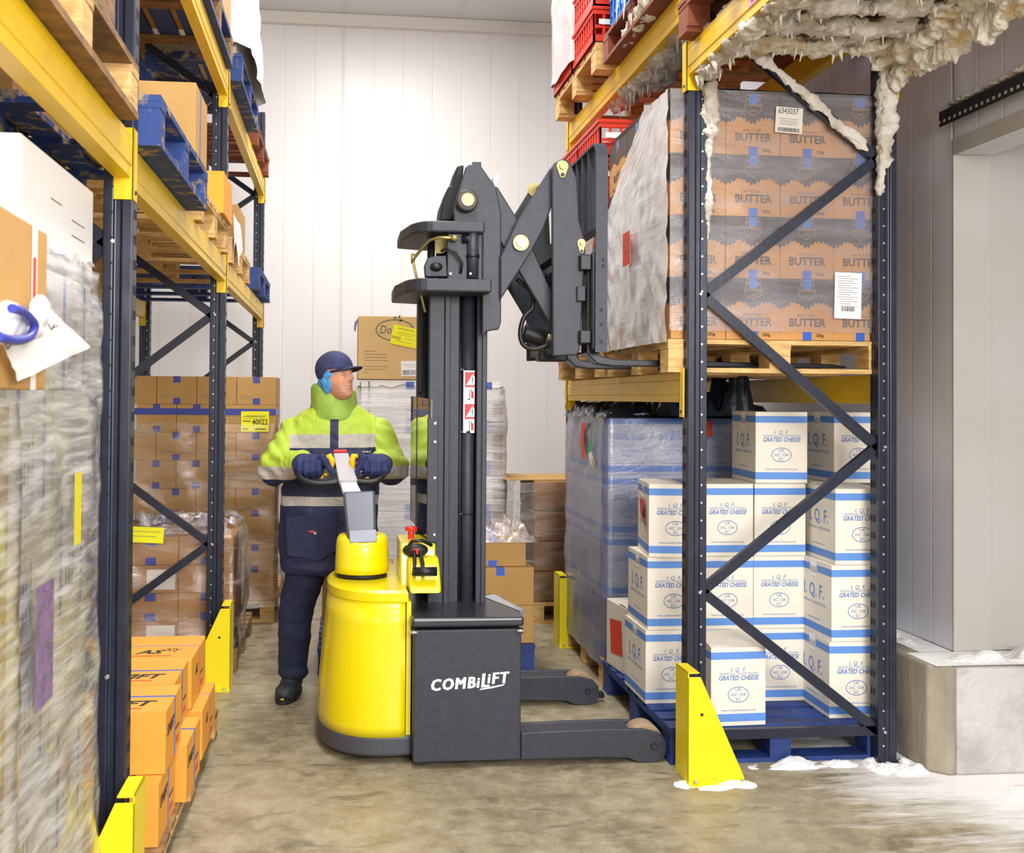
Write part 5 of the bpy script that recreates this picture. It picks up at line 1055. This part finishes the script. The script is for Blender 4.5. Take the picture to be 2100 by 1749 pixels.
cp = PP([(1213,520),(1222,508),(1236,508),(1240,560),(1240,700),(1232,716),(1213,716)], 4.6); tb(MB().prism(cp, 4.58, 4.62, DG).prism(cp, 5.38, 5.42, DG), 'carriage_post', bevel=.004)
for py_ in (532,545,635,665,700): tb(MB().cyl(W(1237 if py_ < 600 else 1233,py_,4.55),W(1237 if py_ < 600 else 1233,py_,4.56),.008,BLK,n=10), 'bolt')
tb(MB().box(1.06,1.11,4.6,5.4,2.17,2.24,BLK).box(1.05,1.09,4.62,5.38,2.03,2.10,DG).box(1.06,1.11,4.6,5.4,1.84,1.90,BLK), 'fork_carriage', bevel=.005)
for y in (4.70,5.15):
    f_ = [(1.10,1.80),(1.10,2.24),(1.135,2.24),(1.14,1.84),(1.17,1.785),(1.24,1.772),(2.25,1.762),(2.33,1.752),(2.33,1.744),(1.22,1.742),(1.15,1.752)]
    tb(MB().prism(f_, y-.055, y+.055, BLK if False else mat('fork_black','#1b1c22',.35,metal=.3) if 'fork_black' not in bpy.data.materials else bpy.data.materials['fork_black']), 'fork', bevel=.004)
# ------------------------------------------------------------------ the operator
def blob(prims, voxel, smooth=3, name='m', disp=None):
    mb = MB(); m0 = bpy.data.materials.get('tmpm') or bpy.data.materials.new('tmpm')
    for p in prims:
        if p[0] == 'e': mb.ball(p[1], p[2], m0, n=12, rot=(p[3] if len(p) > 3 else None))
        elif p[0] == 'c':
            a, b, r0, r1 = Vector(p[1]), Vector(p[2]), p[3], p[4]; mb.tube([a, b], [r0, r1], m0, n=20); mb.ball(a, r0, m0, n=10); mb.ball(b, r1, m0, n=10)
        elif p[0] == 'l': mb.loft(p[1], m0)
    o = mb.build(name); r = o.modifiers.new('r', 'REMESH'); r.mode = 'VOXEL'; r.voxel_size = voxel; r.use_smooth_shade = True
    s = o.modifiers.new('s', 'SMOOTH'); s.factor = .5; s.iterations = smooth
    dg = bpy.context.evaluated_depsgraph_get(); dg.update(); me = bpy.data.meshes.new_from_object(o.evaluated_get(dg)); bpy.data.objects.remove(o)
    me.materials.clear()
    for p in me.polygons: p.use_smooth = True
    if disp:
        ns = [v.normal.copy() for v in me.vertices]
        for v, n_ in zip(me.vertices, ns): v.co += n_*disp(v.co)
    me.update(); return me
man = thing('person', 'person in lime and navy jacket and dark cap, gloved hands on the truck handle', 'person', (-.09, 5.68, 0))
MO = Vector((-.09, 5.68, 0))
def add(me, name, m_, parent=None, off=True):
    if off:
        for v in me.vertices: v.co -= MO
        me.update()
    me.materials.append(m_); o = bpy.data.objects.new(name, me); C.objects.link(o); o.parent = parent or man; return o
T = Matrix.Translation
SKIN = bpy.data.materials.new('skin'); SKIN.use_nodes = True; nt = SKIN.node_tree; b = nt.nodes['Principled BSDF']; b.inputs['Roughness'].default_value = .5; b.inputs['Subsurface Weight'].default_value = .15; b.inputs['Subsurface Scale'].default_value = .01; b.inputs['Subsurface Radius'].default_value = (1,.35,.2)
tc = N(nt, 'ShaderNodeTexCoord'); nz = N(nt, 'ShaderNodeTexNoise', inp={'Vector': tc.outputs['Object'], 'Scale': 22, 'Detail': 3}); at = N(nt, 'ShaderNodeAttribute', attribute_name='beard')
m1 = N(nt, 'ShaderNodeMix', data_type='RGBA', inp={0: nz.outputs[0], 6: c4(srgb('#d9a07c')), 7: c4(srgb('#cc8a6a'))}); m2 = N(nt, 'ShaderNodeMix', data_type='RGBA', inp={0: at.outputs['Fac'], 6: m1.outputs[2], 7: c4(srgb('#9a6f58'))}); nt.links.new(m2.outputs[2], b.inputs['Base Color'])
NAV = mat('navy_cloth', '#1b2143', .8, col2='#262c50', lo=.4, hi=.7, scale=8, bump=.35, bscale=25); NAVT = mat('navy_trousers', '#161b38', .85, col2='#1f2544', lo=.4, hi=.7, scale=8, bump=.35, bscale=20)
CAPM = mat('cap_cloth', '#2c3157', .8, col2='#3a3f66', lo=.4, hi=.7, scale=20); CAPD = mat('visor_dark', '#1d2140', .8); BLH = mat('hairnet_blue', '#4aa6e4', .5, col2='#4a6492', lo=.42, hi=.56, scale=14, bump=.4, bscale=90)
GLV = mat('navy_glove', '#1f2654', .8, col2='#2d3568', lo=.4, hi=.7, scale=25, bump=.5, bscale=120)
JK = bpy.data.materials.new('hi_vis_jacket'); JK.use_nodes = True
def _jk():
    nt = JK.node_tree; b = nt.nodes['Principled BSDF']; b.inputs['Roughness'].default_value = .62
    tc = N(nt, 'ShaderNodeTexCoord'); sp = N(nt, 'ShaderNodeSeparateXYZ', inp={0: tc.outputs['Object']}); at = N(nt, 'ShaderNodeAttribute', attribute_name='arm'); a = at.outputs['Fac']
    nzb = N(nt, 'ShaderNodeTexNoise', inp={'Vector': tc.outputs['Object'], 'Scale': 3, 'Detail': 1}); o_ = N(nt, 'ShaderNodeMath', operation='MULTIPLY_ADD', inp={0: nzb.outputs[0], 1: .03, 2: -.015}); zz = N(nt, 'ShaderNodeMath', operation='ADD', inp={0: sp.outputs[2], 1: o_.outputs[0]}); z = zz.outputs[0]
    def gt(th, src=None): return N(nt, 'ShaderNodeMath', operation='GREATER_THAN', inp={0: src or z, 1: th}).outputs[0]
    def mix(f, A, B): return N(nt, 'ShaderNodeMix', data_type='RGBA', inp={0: f, 6: A, 7: B}).outputs[2]
    lime, sil, nav = c4(srgb('#aec63c')), c4(srgb('#b3aca4')), c4(srgb('#1d2346'))
    t1 = mix(gt(1.02), nav, sil); t1 = mix(gt(1.07), t1, nav); t1 = mix(gt(1.325), t1, sil); t1 = mix(gt(1.395), t1, lime)
    ax = N(nt, 'ShaderNodeMath', operation='ABSOLUTE', inp={0: N(nt, 'ShaderNodeMath', operation='SUBTRACT', inp={0: sp.outputs[0], 1: .055}).outputs[0]}).outputs[0]
    pk = N(nt, 'ShaderNodeMath', operation='LESS_THAN', inp={0: ax, 1: .022}).outputs[0]; pk2 = N(nt, 'ShaderNodeMath', operation='MULTIPLY', inp={0: pk, 1: gt(1.3)}).outputs[0]
    fr = N(nt, 'ShaderNodeMath', operation='LESS_THAN', inp={0: sp.outputs[1], 1: 0}).outputs[0]; pk3 = N(nt, 'ShaderNodeMath', operation='MULTIPLY', inp={0: pk2, 1: fr}).outputs[0]; lz = N(nt, 'ShaderNodeMath', operation='LESS_THAN', inp={0: z, 1: 1.52}).outputs[0]; pk4 = N(nt, 'ShaderNodeMath', operation='MULTIPLY', inp={0: pk3, 1: lz}).outputs[0]
    t1 = mix(pk4, t1, nav)
    t2 = mix(gt(1.165), nav, sil); t2 = mix(gt(1.235), t2, lime)
    ah = gt(.5, a); c_ = mix(ah, t1, t2); nt.links.new(c_, b.inputs['Base Color'])
    nz = N(nt, 'ShaderNodeTexNoise', inp={'Vector': tc.outputs['Object'], 'Scale': 9, 'Detail': 5, 'Distortion': 1.2}); bp = N(nt, 'ShaderNodeBump', inp={'Strength': .55, 'Distance': .03, 'Height': nz.outputs[0]}); nt.links.new(bp.outputs[0], b.inputs['Normal'])
_jk()
# key points
SL, SR = W(606,890,5.66), W(772,888,5.66); EL, ER = W(564,960,5.58), W(804,960,5.60); HL, HR = W(632,952,5.36), W(770,952,5.36)
PX0 = W(676,1000,5.70).x; HIPZ = .80
neck = W(684,830,5.62); headc = W(690,772,5.56)
# head local frame: face looks to -Y, then turned towards the forks
HM = T(headc) @ Matrix.Rotation(math.radians(52), 4, 'Z') @ Matrix.Rotation(math.radians(-7), 4, 'X')
def hv(p): return HM @ Vector(p)
HR3 = HM.to_3x3()
def itp(z, K):
    for (a, *A), (b, *B) in zip(K, K[1:]):
        if z <= b:
            t_ = (z-a)/(b-a); t_ = t_*t_*(3-2*t_)*.5 + t_*.5; return [x*(1-t_)+y*t_ for x, y in zip(A, B)]
    return K[-1][1:]
HK = [(-.128,-.050,.0,.014),(-.120,-.072,.015,.030),(-.106,-.083,.030,.042),(-.085,-.085,.045,.052),(-.06,-.086,.058,.059),(-.03,-.087,.076,.065),(0,-.087,.090,.070),(.03,-.090,.098,.074),(.06,-.087,.100,.075),(.09,-.073,.090,.069),(.115,-.048,.068,.054),(.132,-.010,.022,.016)]
GS = [(.030,.030,.022,.009,.005),(.032,.007,.013,.010,-.011),(.046,-.020,.018,.018,.004),(.013,-.028,.007,.006,.008),(.040,-.060,.014,.022,-.003),(.052,-.085,.014,.020,.003)]
G0 = [(-.0555,.020,.0052,.0065),(-.069,.017,.0055,.0062),(-.0622,.022,.0022,-.0035),(-.080,.014,.006,-.003),(-.100,.018,.014,.006),(.075,.04,.03,.002)]
def gs(x, z, cx, cz, sx_, sz): return math.exp(-((x-cx)/sx_)**2 - ((z-cz)/sz)**2)
rings = []; NZ, NT = 110, 112
for j in range(NZ+1):
    z = -.128 + .26*j/NZ; yf, yb, w_ = itp(z, HK); mid, hf = (yf+yb)/2, (yb-yf)/2; r = []
    for i in range(NT):
        th = 2*math.pi*i/NT; x = w_*math.copysign(abs(math.sin(th))**.92, math.sin(th)); y = mid - hf*math.copysign(abs(math.cos(th))**.92, math.cos(th))
        if y < .0:
            d = sum(a*gs(abs(x), z, cx, cz, sx_, sz) for cx, cz, sx_, sz, a in GS) + sum(a*gs(x, z, 0, cz, sx_, sz) for cz, sx_, sz, a in G0)
            na = 0
            if z < .026: na = .004 + .026*min(1, (.026-z)/.048)
            if z < -.024: na *= max(0, 1-(-.024-z)/.012)
            if z >= .026: na = .004*max(0, 1-(z-.026)/.02)
            d += na*math.exp(-(x/(.0085+.0035*min(1, max(0, (.02-z)/.045))))**2)
            y -= d
        r.append(hv((x, y, z)))
    rings.append(r[::-1])
hp = [('l', rings)]
bodyp = hp + [('c', hv((0,.02,-.06)), neck + Vector((0,.03,-.06)), .052, .06),
    ('l', [[Vector((PX0 + a*math.cos(2*math.pi*i/24), 5.70 + b_*math.sin(2*math.pi*i/24), z)) for i in range(24)] for z, a, b_ in ((.78,.15,.10),(.95,.15,.10),(1.1,.14,.10),(1.3,.17,.11),(1.44,.17,.10),(1.50,.09,.07))]),
    ('c', SL, EL, .048, .042), ('c', EL, HL, .04, .03), ('c', SR, ER, .048, .042), ('c', ER, HR, .04, .03),
    ('c', (PX0-.10,5.70,.84), (-.245,5.70,.46), .085, .055), ('c', (-.245,5.70,.46), (-.255,5.74,.09), .05, .035), ('c', (PX0+.10,5.70,.84), (.09,5.76,.46), .085, .055), ('c', (.09,5.76,.46), (.09,5.86,.09), .05, .035)]
me = blob(bodyp, .003, 2, 'body')
at_ = me.attributes.new('beard', 'FLOAT', 'POINT'); HI = HM.inverted(); vals = []
for v in me.vertices:
    q = HI @ v.co; f = 0
    if v.co.z > 1.4:
        f = max(0, min(1, (-.036 - q.z)/.02)) * max(0, min(1, (.02 - q.y)/.04)); 
        if abs(q.x) < .022 and -.074 < q.z < -.052 and q.y < -.08: f = -.0
        f *= .5
    vals.append(f)
at_.data.foreach_set('value', vals); body_o = add(me, 'body', SKIN)
WE = mat('eye_white', '#e8e2dc', .25); IR = mat('iris_dark', '#3a2820', .2); LIP = mat('lip', '#b86a5c', .5); BRO = mat('brow_hair', '#4a3324', .9)
for s_ in (-1, 1):
    mb = MB().ball(hv((s_*.031,-.0605,.006)), .0125, WE, n=12); g = HR3 @ Vector((.05,-1,.22)).normalized()
    mb.ball(hv((s_*.031,-.0605,.006)) + g*.0072, .0066, IR, n=8); mb.v = [p-MO for p in mb.v]; mb.build('eye', man)
    mb = MB().tube([hv((s_*.012,-.0905,.025)), hv((s_*.030,-.086,.031)), hv((s_*.050,-.072,.025))], [.0035,.0055,.003], BRO, n=8); mb.tube([hv((s_*.017,-.071,.010)), hv((s_*.030,-.0725,.0150)), hv((s_*.045,-.063,.010))], [.003,.0040,.003], SKIN, n=8); mb.tube([hv((s_*.018,-.070,.000)), hv((s_*.031,-.0700,-.0055)), hv((s_*.044,-.062,-.002))], [.003,.0040,.003], SKIN, n=8); mb.v = [p-MO for p in mb.v]; mb.build('eyebrow', man)
mb = MB().tube([hv((-.022,-.0835,-.0625)), hv((-.010,-.0885,-.0620)), hv((0,-.0900,-.0618)), hv((.010,-.0885,-.0620)), hv((.022,-.0835,-.0625))], [.001,.0026,.003,.0026,.001], LIP, n=8); mb.v = [p-MO for p in mb.v]; mb.build('mouth', man)
# cap
def capshell():
    vs = []; fs = []; n1, n2 = 40, 18
    for j in range(n2+1):
        for i in range(n1):
            a = 2*math.pi*i/n1; zb = .032 if math.sin(a) < -.2 else .032 - .125*min(1, max(0, (math.sin(a)+.1)/.8))**1.3
            z0 = (zb-.04)/.094; th = math.acos(max(-1, min(1, z0)))*j/n2
            vs.append(hv((.087*math.sin(th)*math.cos(a), .012+.109*math.sin(th)*math.sin(a), .042+.096*math.cos(th))))
    for j in range(n2):
        for i in range(n1): fs.append((j*n1+i, (j+1)*n1+i, (j+1)*n1+(i+1) % n1, j*n1+(i+1) % n1))
    return vs, fs
vs, fs = capshell(); mb = MB().add([p-MO for p in vs], fs, CAPM, smooth=True); cap = mb.build('cap', man); sm_ = cap.modifiers.new('s', 'SOLIDIFY'); sm_.thickness = .004
vs = []; fs = []
for j in range(9):
    v = j/8
    for i in range(17):
        a = math.radians(200 + 140*i/16); w_ = math.sin(math.pi*i/16)
        x = .086*math.cos(a)*(1 - .05*v); y = .012 + .104*math.sin(a) - .075*v*w_**.7
        vs.append(hv((x, y, .040 + .0*v - .012*v - .022*(x/.085)**2 + .004)))
for j in range(8):
    for i in range(16): a_ = j*17+i; fs.append((a_, a_+17, a_+18, a_+1))
vz = MB().add([p-MO for p in vs], fs, CAPD, smooth=True).build('visor', cap); sm_ = vz.modifiers.new('s', 'SOLIDIFY'); sm_.thickness = .005
mb = MB()
me = blob([('e', hv((s_*.060,.022,-.032)), (.017,.036,.058), HR3) for s_ in (-1, 1)] + [('e', hv((0,.055,-.03)), (.070,.052,.06), HR3)] + [('e', hv((s_*.063,.008,.012)), (.015,.040,.026), HR3) for s_ in (-1, 1)], .0035, 5, 'hairnet', lambda c: .0015*noise.noise(c*70)); add(me, 'hairnet', BLH)
# jacket
def ringe(cx, cy, a, b_, z, n=36, p=2.4, tilt=0):
    r = []
    for i in range(n):
        t_ = 2*math.pi*i/n; c_, s_ = math.cos(t_), math.sin(t_)
        r.append(Vector((cx + a*abs(c_)**(2/p)*(1 if c_ > 0 else -1), cy + b_*abs(s_)**(2/p)*(1 if s_ > 0 else -1), z + tilt*c_)))
    return r
jt = [ringe(PX0, 5.70, .245, .155, .655), ringe(PX0, 5.70, .262, .170, .68), ringe(PX0, 5.70, .268, .175, .85), ringe(PX0+.0, 5.70, .262, .172, 1.02), ringe(PX0+.01, 5.70, .262, .172, 1.15), ringe(PX0+.02, 5.69, .262, .168, 1.30), ringe(PX0+.02, 5.68, .262, .155, 1.40), ringe(PX0+.02, 5.67, .225, .135, 1.47), ringe(PX0+.025, 5.66, .165, .115, 1.52), ringe(PX0+.03, 5.65, .12, .10, 1.55)]
armL = [('c', SL, EL, .090, .092), ('c', EL, HL + Vector((-.035,.05,.005)), .090, .066), ('c', SL, neck + Vector((-.03,.03,-.07)), .088, .07)]; armR = [('c', SR, ER, .090, .090), ('c', ER, HR + Vector((.03,.05,.005)), .088, .066), ('c', SR, neck + Vector((.05,.03,-.07)), .088, .07)]
def wr(c_):
    d = .007*noise.noise(c_*7) + .006*noise.noise(Vector((c_.x*12, c_.y*12, c_.z*24)))
    if c_.z > 1.1 and (c_.x < PX0-.24 or c_.x > PX0+.24): d += .008*math.sin((c_.z*70 + c_.x*40) + 4*noise.noise(c_*6))*.6
    return d
jm = blob([('l', jt)] + armL + armR, .0065, 4, 'jacket', wr)
def segd(p, a, b_): ab = b_-a; t_ = max(0, min(1, (p-a).dot(ab)/ab.dot(ab))); return (p-(a+ab*t_)).length
at_ = jm.attributes.new('arm', 'FLOAT', 'POINT'); vals = []
for v in jm.vertices:
    p = v.co; d = min(segd(p, SL, EL) - .098, segd(p, EL, HL) - .085, segd(p, SR, ER) - .098, segd(p, ER, HR) - .085)
    ins = abs(p.x-PX0-.015) < .235 and p.y > 5.50; seam = 1 if (d < .016 and not (abs(p.x-PX0-.015) < .225 and p.y > 5.47)) else 0
    vals.append(seam)
at_.data.foreach_set('value', vals); jk = add(jm, 'jacket', JK)
# collar
LIME = mat('collar_lime', '#9aba4c', .7, col2='#829f38', lo=.35, hi=.7, scale=7, bump=.6, bscale=22)
nc = neck + Vector((.0,.01,0)); cr = []
for k, (z, a, b_, dx) in enumerate(((1.475,.118,.105,.0),(1.50,.128,.112,.0),(1.56,.122,.108,.0),(1.615,.120,.106,.003),(1.64,.114,.100,.004))):
    r = []
    for i in range(40):
        t_ = 2*math.pi*i/40; zz = z + (.022*max(0, -math.cos(t_)) if k >= 3 else 0) - (.012*max(0, math.cos(t_)) if k >= 3 else 0); q = .010*noise.noise(Vector((math.cos(t_)*2.5, math.sin(t_)*2.5, z*26)))
        r.append(Vector((nc.x + (a+q)*math.cos(t_) + dx, nc.y + (b_+q)*math.sin(t_), zz)) - MO)
    cr.append(r)
cr.append([Vector(((p.x - (nc.x-MO.x))*.86 + nc.x-MO.x, (p.y - (nc.y-MO.y))*.86 + nc.y-MO.y, p.z + .002)) for p in cr[-1]])
cr.append([Vector((p.x, p.y, p.z - .07)) for p in cr[-1]])
MB().loft(cr, LIME, caps=False).build('collar', jk)
# pocket flap, badge and pocket mark
def jf(px, py, Y=5.515): return W(px, py, Y) - MO
pk = MB(); a = [jf(585,1060,5.53), jf(690,1045,5.515), jf(692,1130,5.515), jf(655,1152,5.515), jf(588,1140,5.53)]; a2 = [p + Vector((0,.03,0)) for p in a]
pk.add(a + a2, [(0,4,3,2,1)] + [(i, (i+1) % 5, 5+(i+1) % 5, 5+i) for i in range(5)], NAV); o = pk.build('pocket', jk, bevel=.008)
mk = MB().text('HI-GLO', .013, PAPER, T(jf(752,928,5.505)) @ face('-y',0,0,0)); mk.text('40', .017, PAPER, T(jf(646,1096,5.508)) @ face('-y',0,0,0)); mk.rect(-.016,.016,-.004,.004, REDP, T(jf(640,1090,5.508)) @ face('-y',0,0,0)); mk.build('logo', jk)
# trousers
tp_ = [('c', (PX0-.09,5.70,.80), (-.235,5.69,.42), .118, .092), ('c', (-.235,5.69,.42), (-.245,5.71,.14), .090, .078), ('e', (-.245,5.70,.125), (.083,.088,.05)), ('c', (PX0+.09,5.70,.80), (.09,5.75,.42), .118, .088), ('c', (.09,5.75,.42), (.09,5.84,.14), .088, .078)]
tm = blob(tp_, .007, 3, 'trousers', lambda c_: .008*noise.noise(Vector((c_.x*8, c_.y*8, c_.z*14))) + .004*noise.noise(c_*30)); add(tm, 'trousers', NAVT)
SHO = mat('shoe_black', '#22242b', .6, col2='#33363d', lo=.4, hi=.7, scale=20, bump=.4, bscale=60); SOL = mat('shoe_sole', '#17181c', .7); YAC = mat('shoe_yellow', '#c8b820', .6)
for x, y, rz in ((-.245, 5.71, -.22), (.09, 5.84, .1)):
    R3 = Matrix.Rotation(rz, 3, 'Z'); bs = Vector((x, y, 0))
    def sv(p): return bs + R3 @ Vector((p[0]*1.15, p[1]*1.05, p[2]*1.08))
    m_ = blob([('e', sv((0,-.125,.045)), (.057,.078,.044), R3), ('e', sv((0,-.05,.058)), (.054,.09,.052), R3), ('e', sv((0,.04,.06)), (.043,.055,.055), R3), ('c', sv((0,-.02,.08)), sv((0,.02,.13)), .048, .048), ('e', sv((0,-.06,.03)), (.057,.13,.024), R3), ('e', sv((0,-.15,.03)), (.052,.045,.024), R3)], .0045, 2, 'shoe', lambda c_: .0015*noise.noise(c_*60)); so = add(m_, 'shoe', SHO)
    rg = [[sv(((.052 + e)*abs(math.cos(t_))**.8*(1 if math.cos(t_) > 0 else -1)*(1 if math.sin(t_) < 0 else .85), -.06+.148*math.sin(t_), z)) - MO for t_ in [2*math.pi*i/28 for i in range(28)]] for z, e in ((0,-.003),(.006,.002),(.024,.002))]
    MB().loft(rg, SOL, smooth=False).build('sole', so)
    MB().ball(sv((0,-.195,.022))-MO, (.012,.008,.008), YAC, n=8).ball(sv((0,-.055,.128))-MO, (.014,.006,.014), YAC, n=8).build('accent', so)
    lc = MB()
    for k in range(4): lc.tube([sv((-.028,-.10+.022*k,.080+.012*k))-MO, sv((0,-.105+.022*k,.090+.012*k))-MO, sv((.028,-.10+.022*k,.080+.012*k))-MO], .003, SOL, n=6)
    lc.build('lace', so)
# gloves: knuckles up, fingers closed over the loop handle from behind, thumb along the inside
for s_, H, th in ((-1, W(641,955,5.235), [(662,938),(672,954),(683,971)]), (1, W(763,955,5.235), [(745,938),(738,955),(731,972)])):
    pr = [('e', H + Vector((s_*.008,.02,.010)), (.082,.052,.050)), ('c', H + Vector((s_*.03,.05,.0)), H + Vector((s_*.055,.15,.0)), .052, .056), ('e', H+Vector((s_*.03,0,-.008)), (.068,.045,.048))]
    for k in range(4):
        x = H.x + s_*(-.034 + .031*k); L_ = [.9, 1.0, .97, .8][k]
        a, b1, c1, d1 = Vector((x, H.y-.005, H.z+.030)), Vector((x + s_*.003, H.y-.050*L_, H.z+.020)), Vector((x + s_*.004, H.y-.062*L_, H.z-.022*L_)), Vector((x, H.y-.036, H.z-.048*L_))
        pr += [('c', a, b1, .0185, .0172), ('c', b1, c1, .0172, .016), ('c', c1, d1, .016, .0145)]
    t3 = [W(a, b_, 5.185) for i, (a, b_) in enumerate(th)]; pr += [('c', H + Vector((-s_*.02,-.01,.02)), t3[0], .022, .019), ('c', t3[0], t3[1], .019, .017), ('c', t3[1], t3[2], .017, .013)]
    gm = blob(pr, .0032, 2, 'glove', lambda c_: .001*noise.noise(c_*40)); add(gm, 'glove', GLV)
# ------------------------------------------------------------------ small pieces that need the blob tool
me = blob([('e', WX(18,660,-.535), (.025,.06,.035)), ('e', WX(55,668,-.535), (.022,.05,.026)), ('e', WX(82,640,-.54), (.016,.05,.03))], .005, 2, 'crumpled_bag', lambda c_: .012*noise.noise(c_*28))
me.materials.append(FILMW); o = bpy.data.objects.new('crumpled_bag', me); C.objects.link(o); tag(o, 'crumpled white bag with an indigo strap at the left edge, above the paper sheet', 'bag')
MB().tube(spline([WX(-5,690,-.505), WX(30,698,-.50), WX(60,690,-.50), WX(70,665,-.50), WX(48,640,-.50), WX(24,632,-.50)]), [.008]*31, TAPED, n=8).build('strap', o)
mb = MB()
for a, b in (((98,664),(106,676)),((106,676),(112,664)),((110,672),(118,668)),((8,700),(16,716)),((16,716),(24,704))): mb.tube([WX(*a,-.535), WX(*b,-.535)], .0012, INK, n=5)
tag(mb.build('handwriting'), 'handwritten mark on the paper sheet in the left foreground', 'writing')
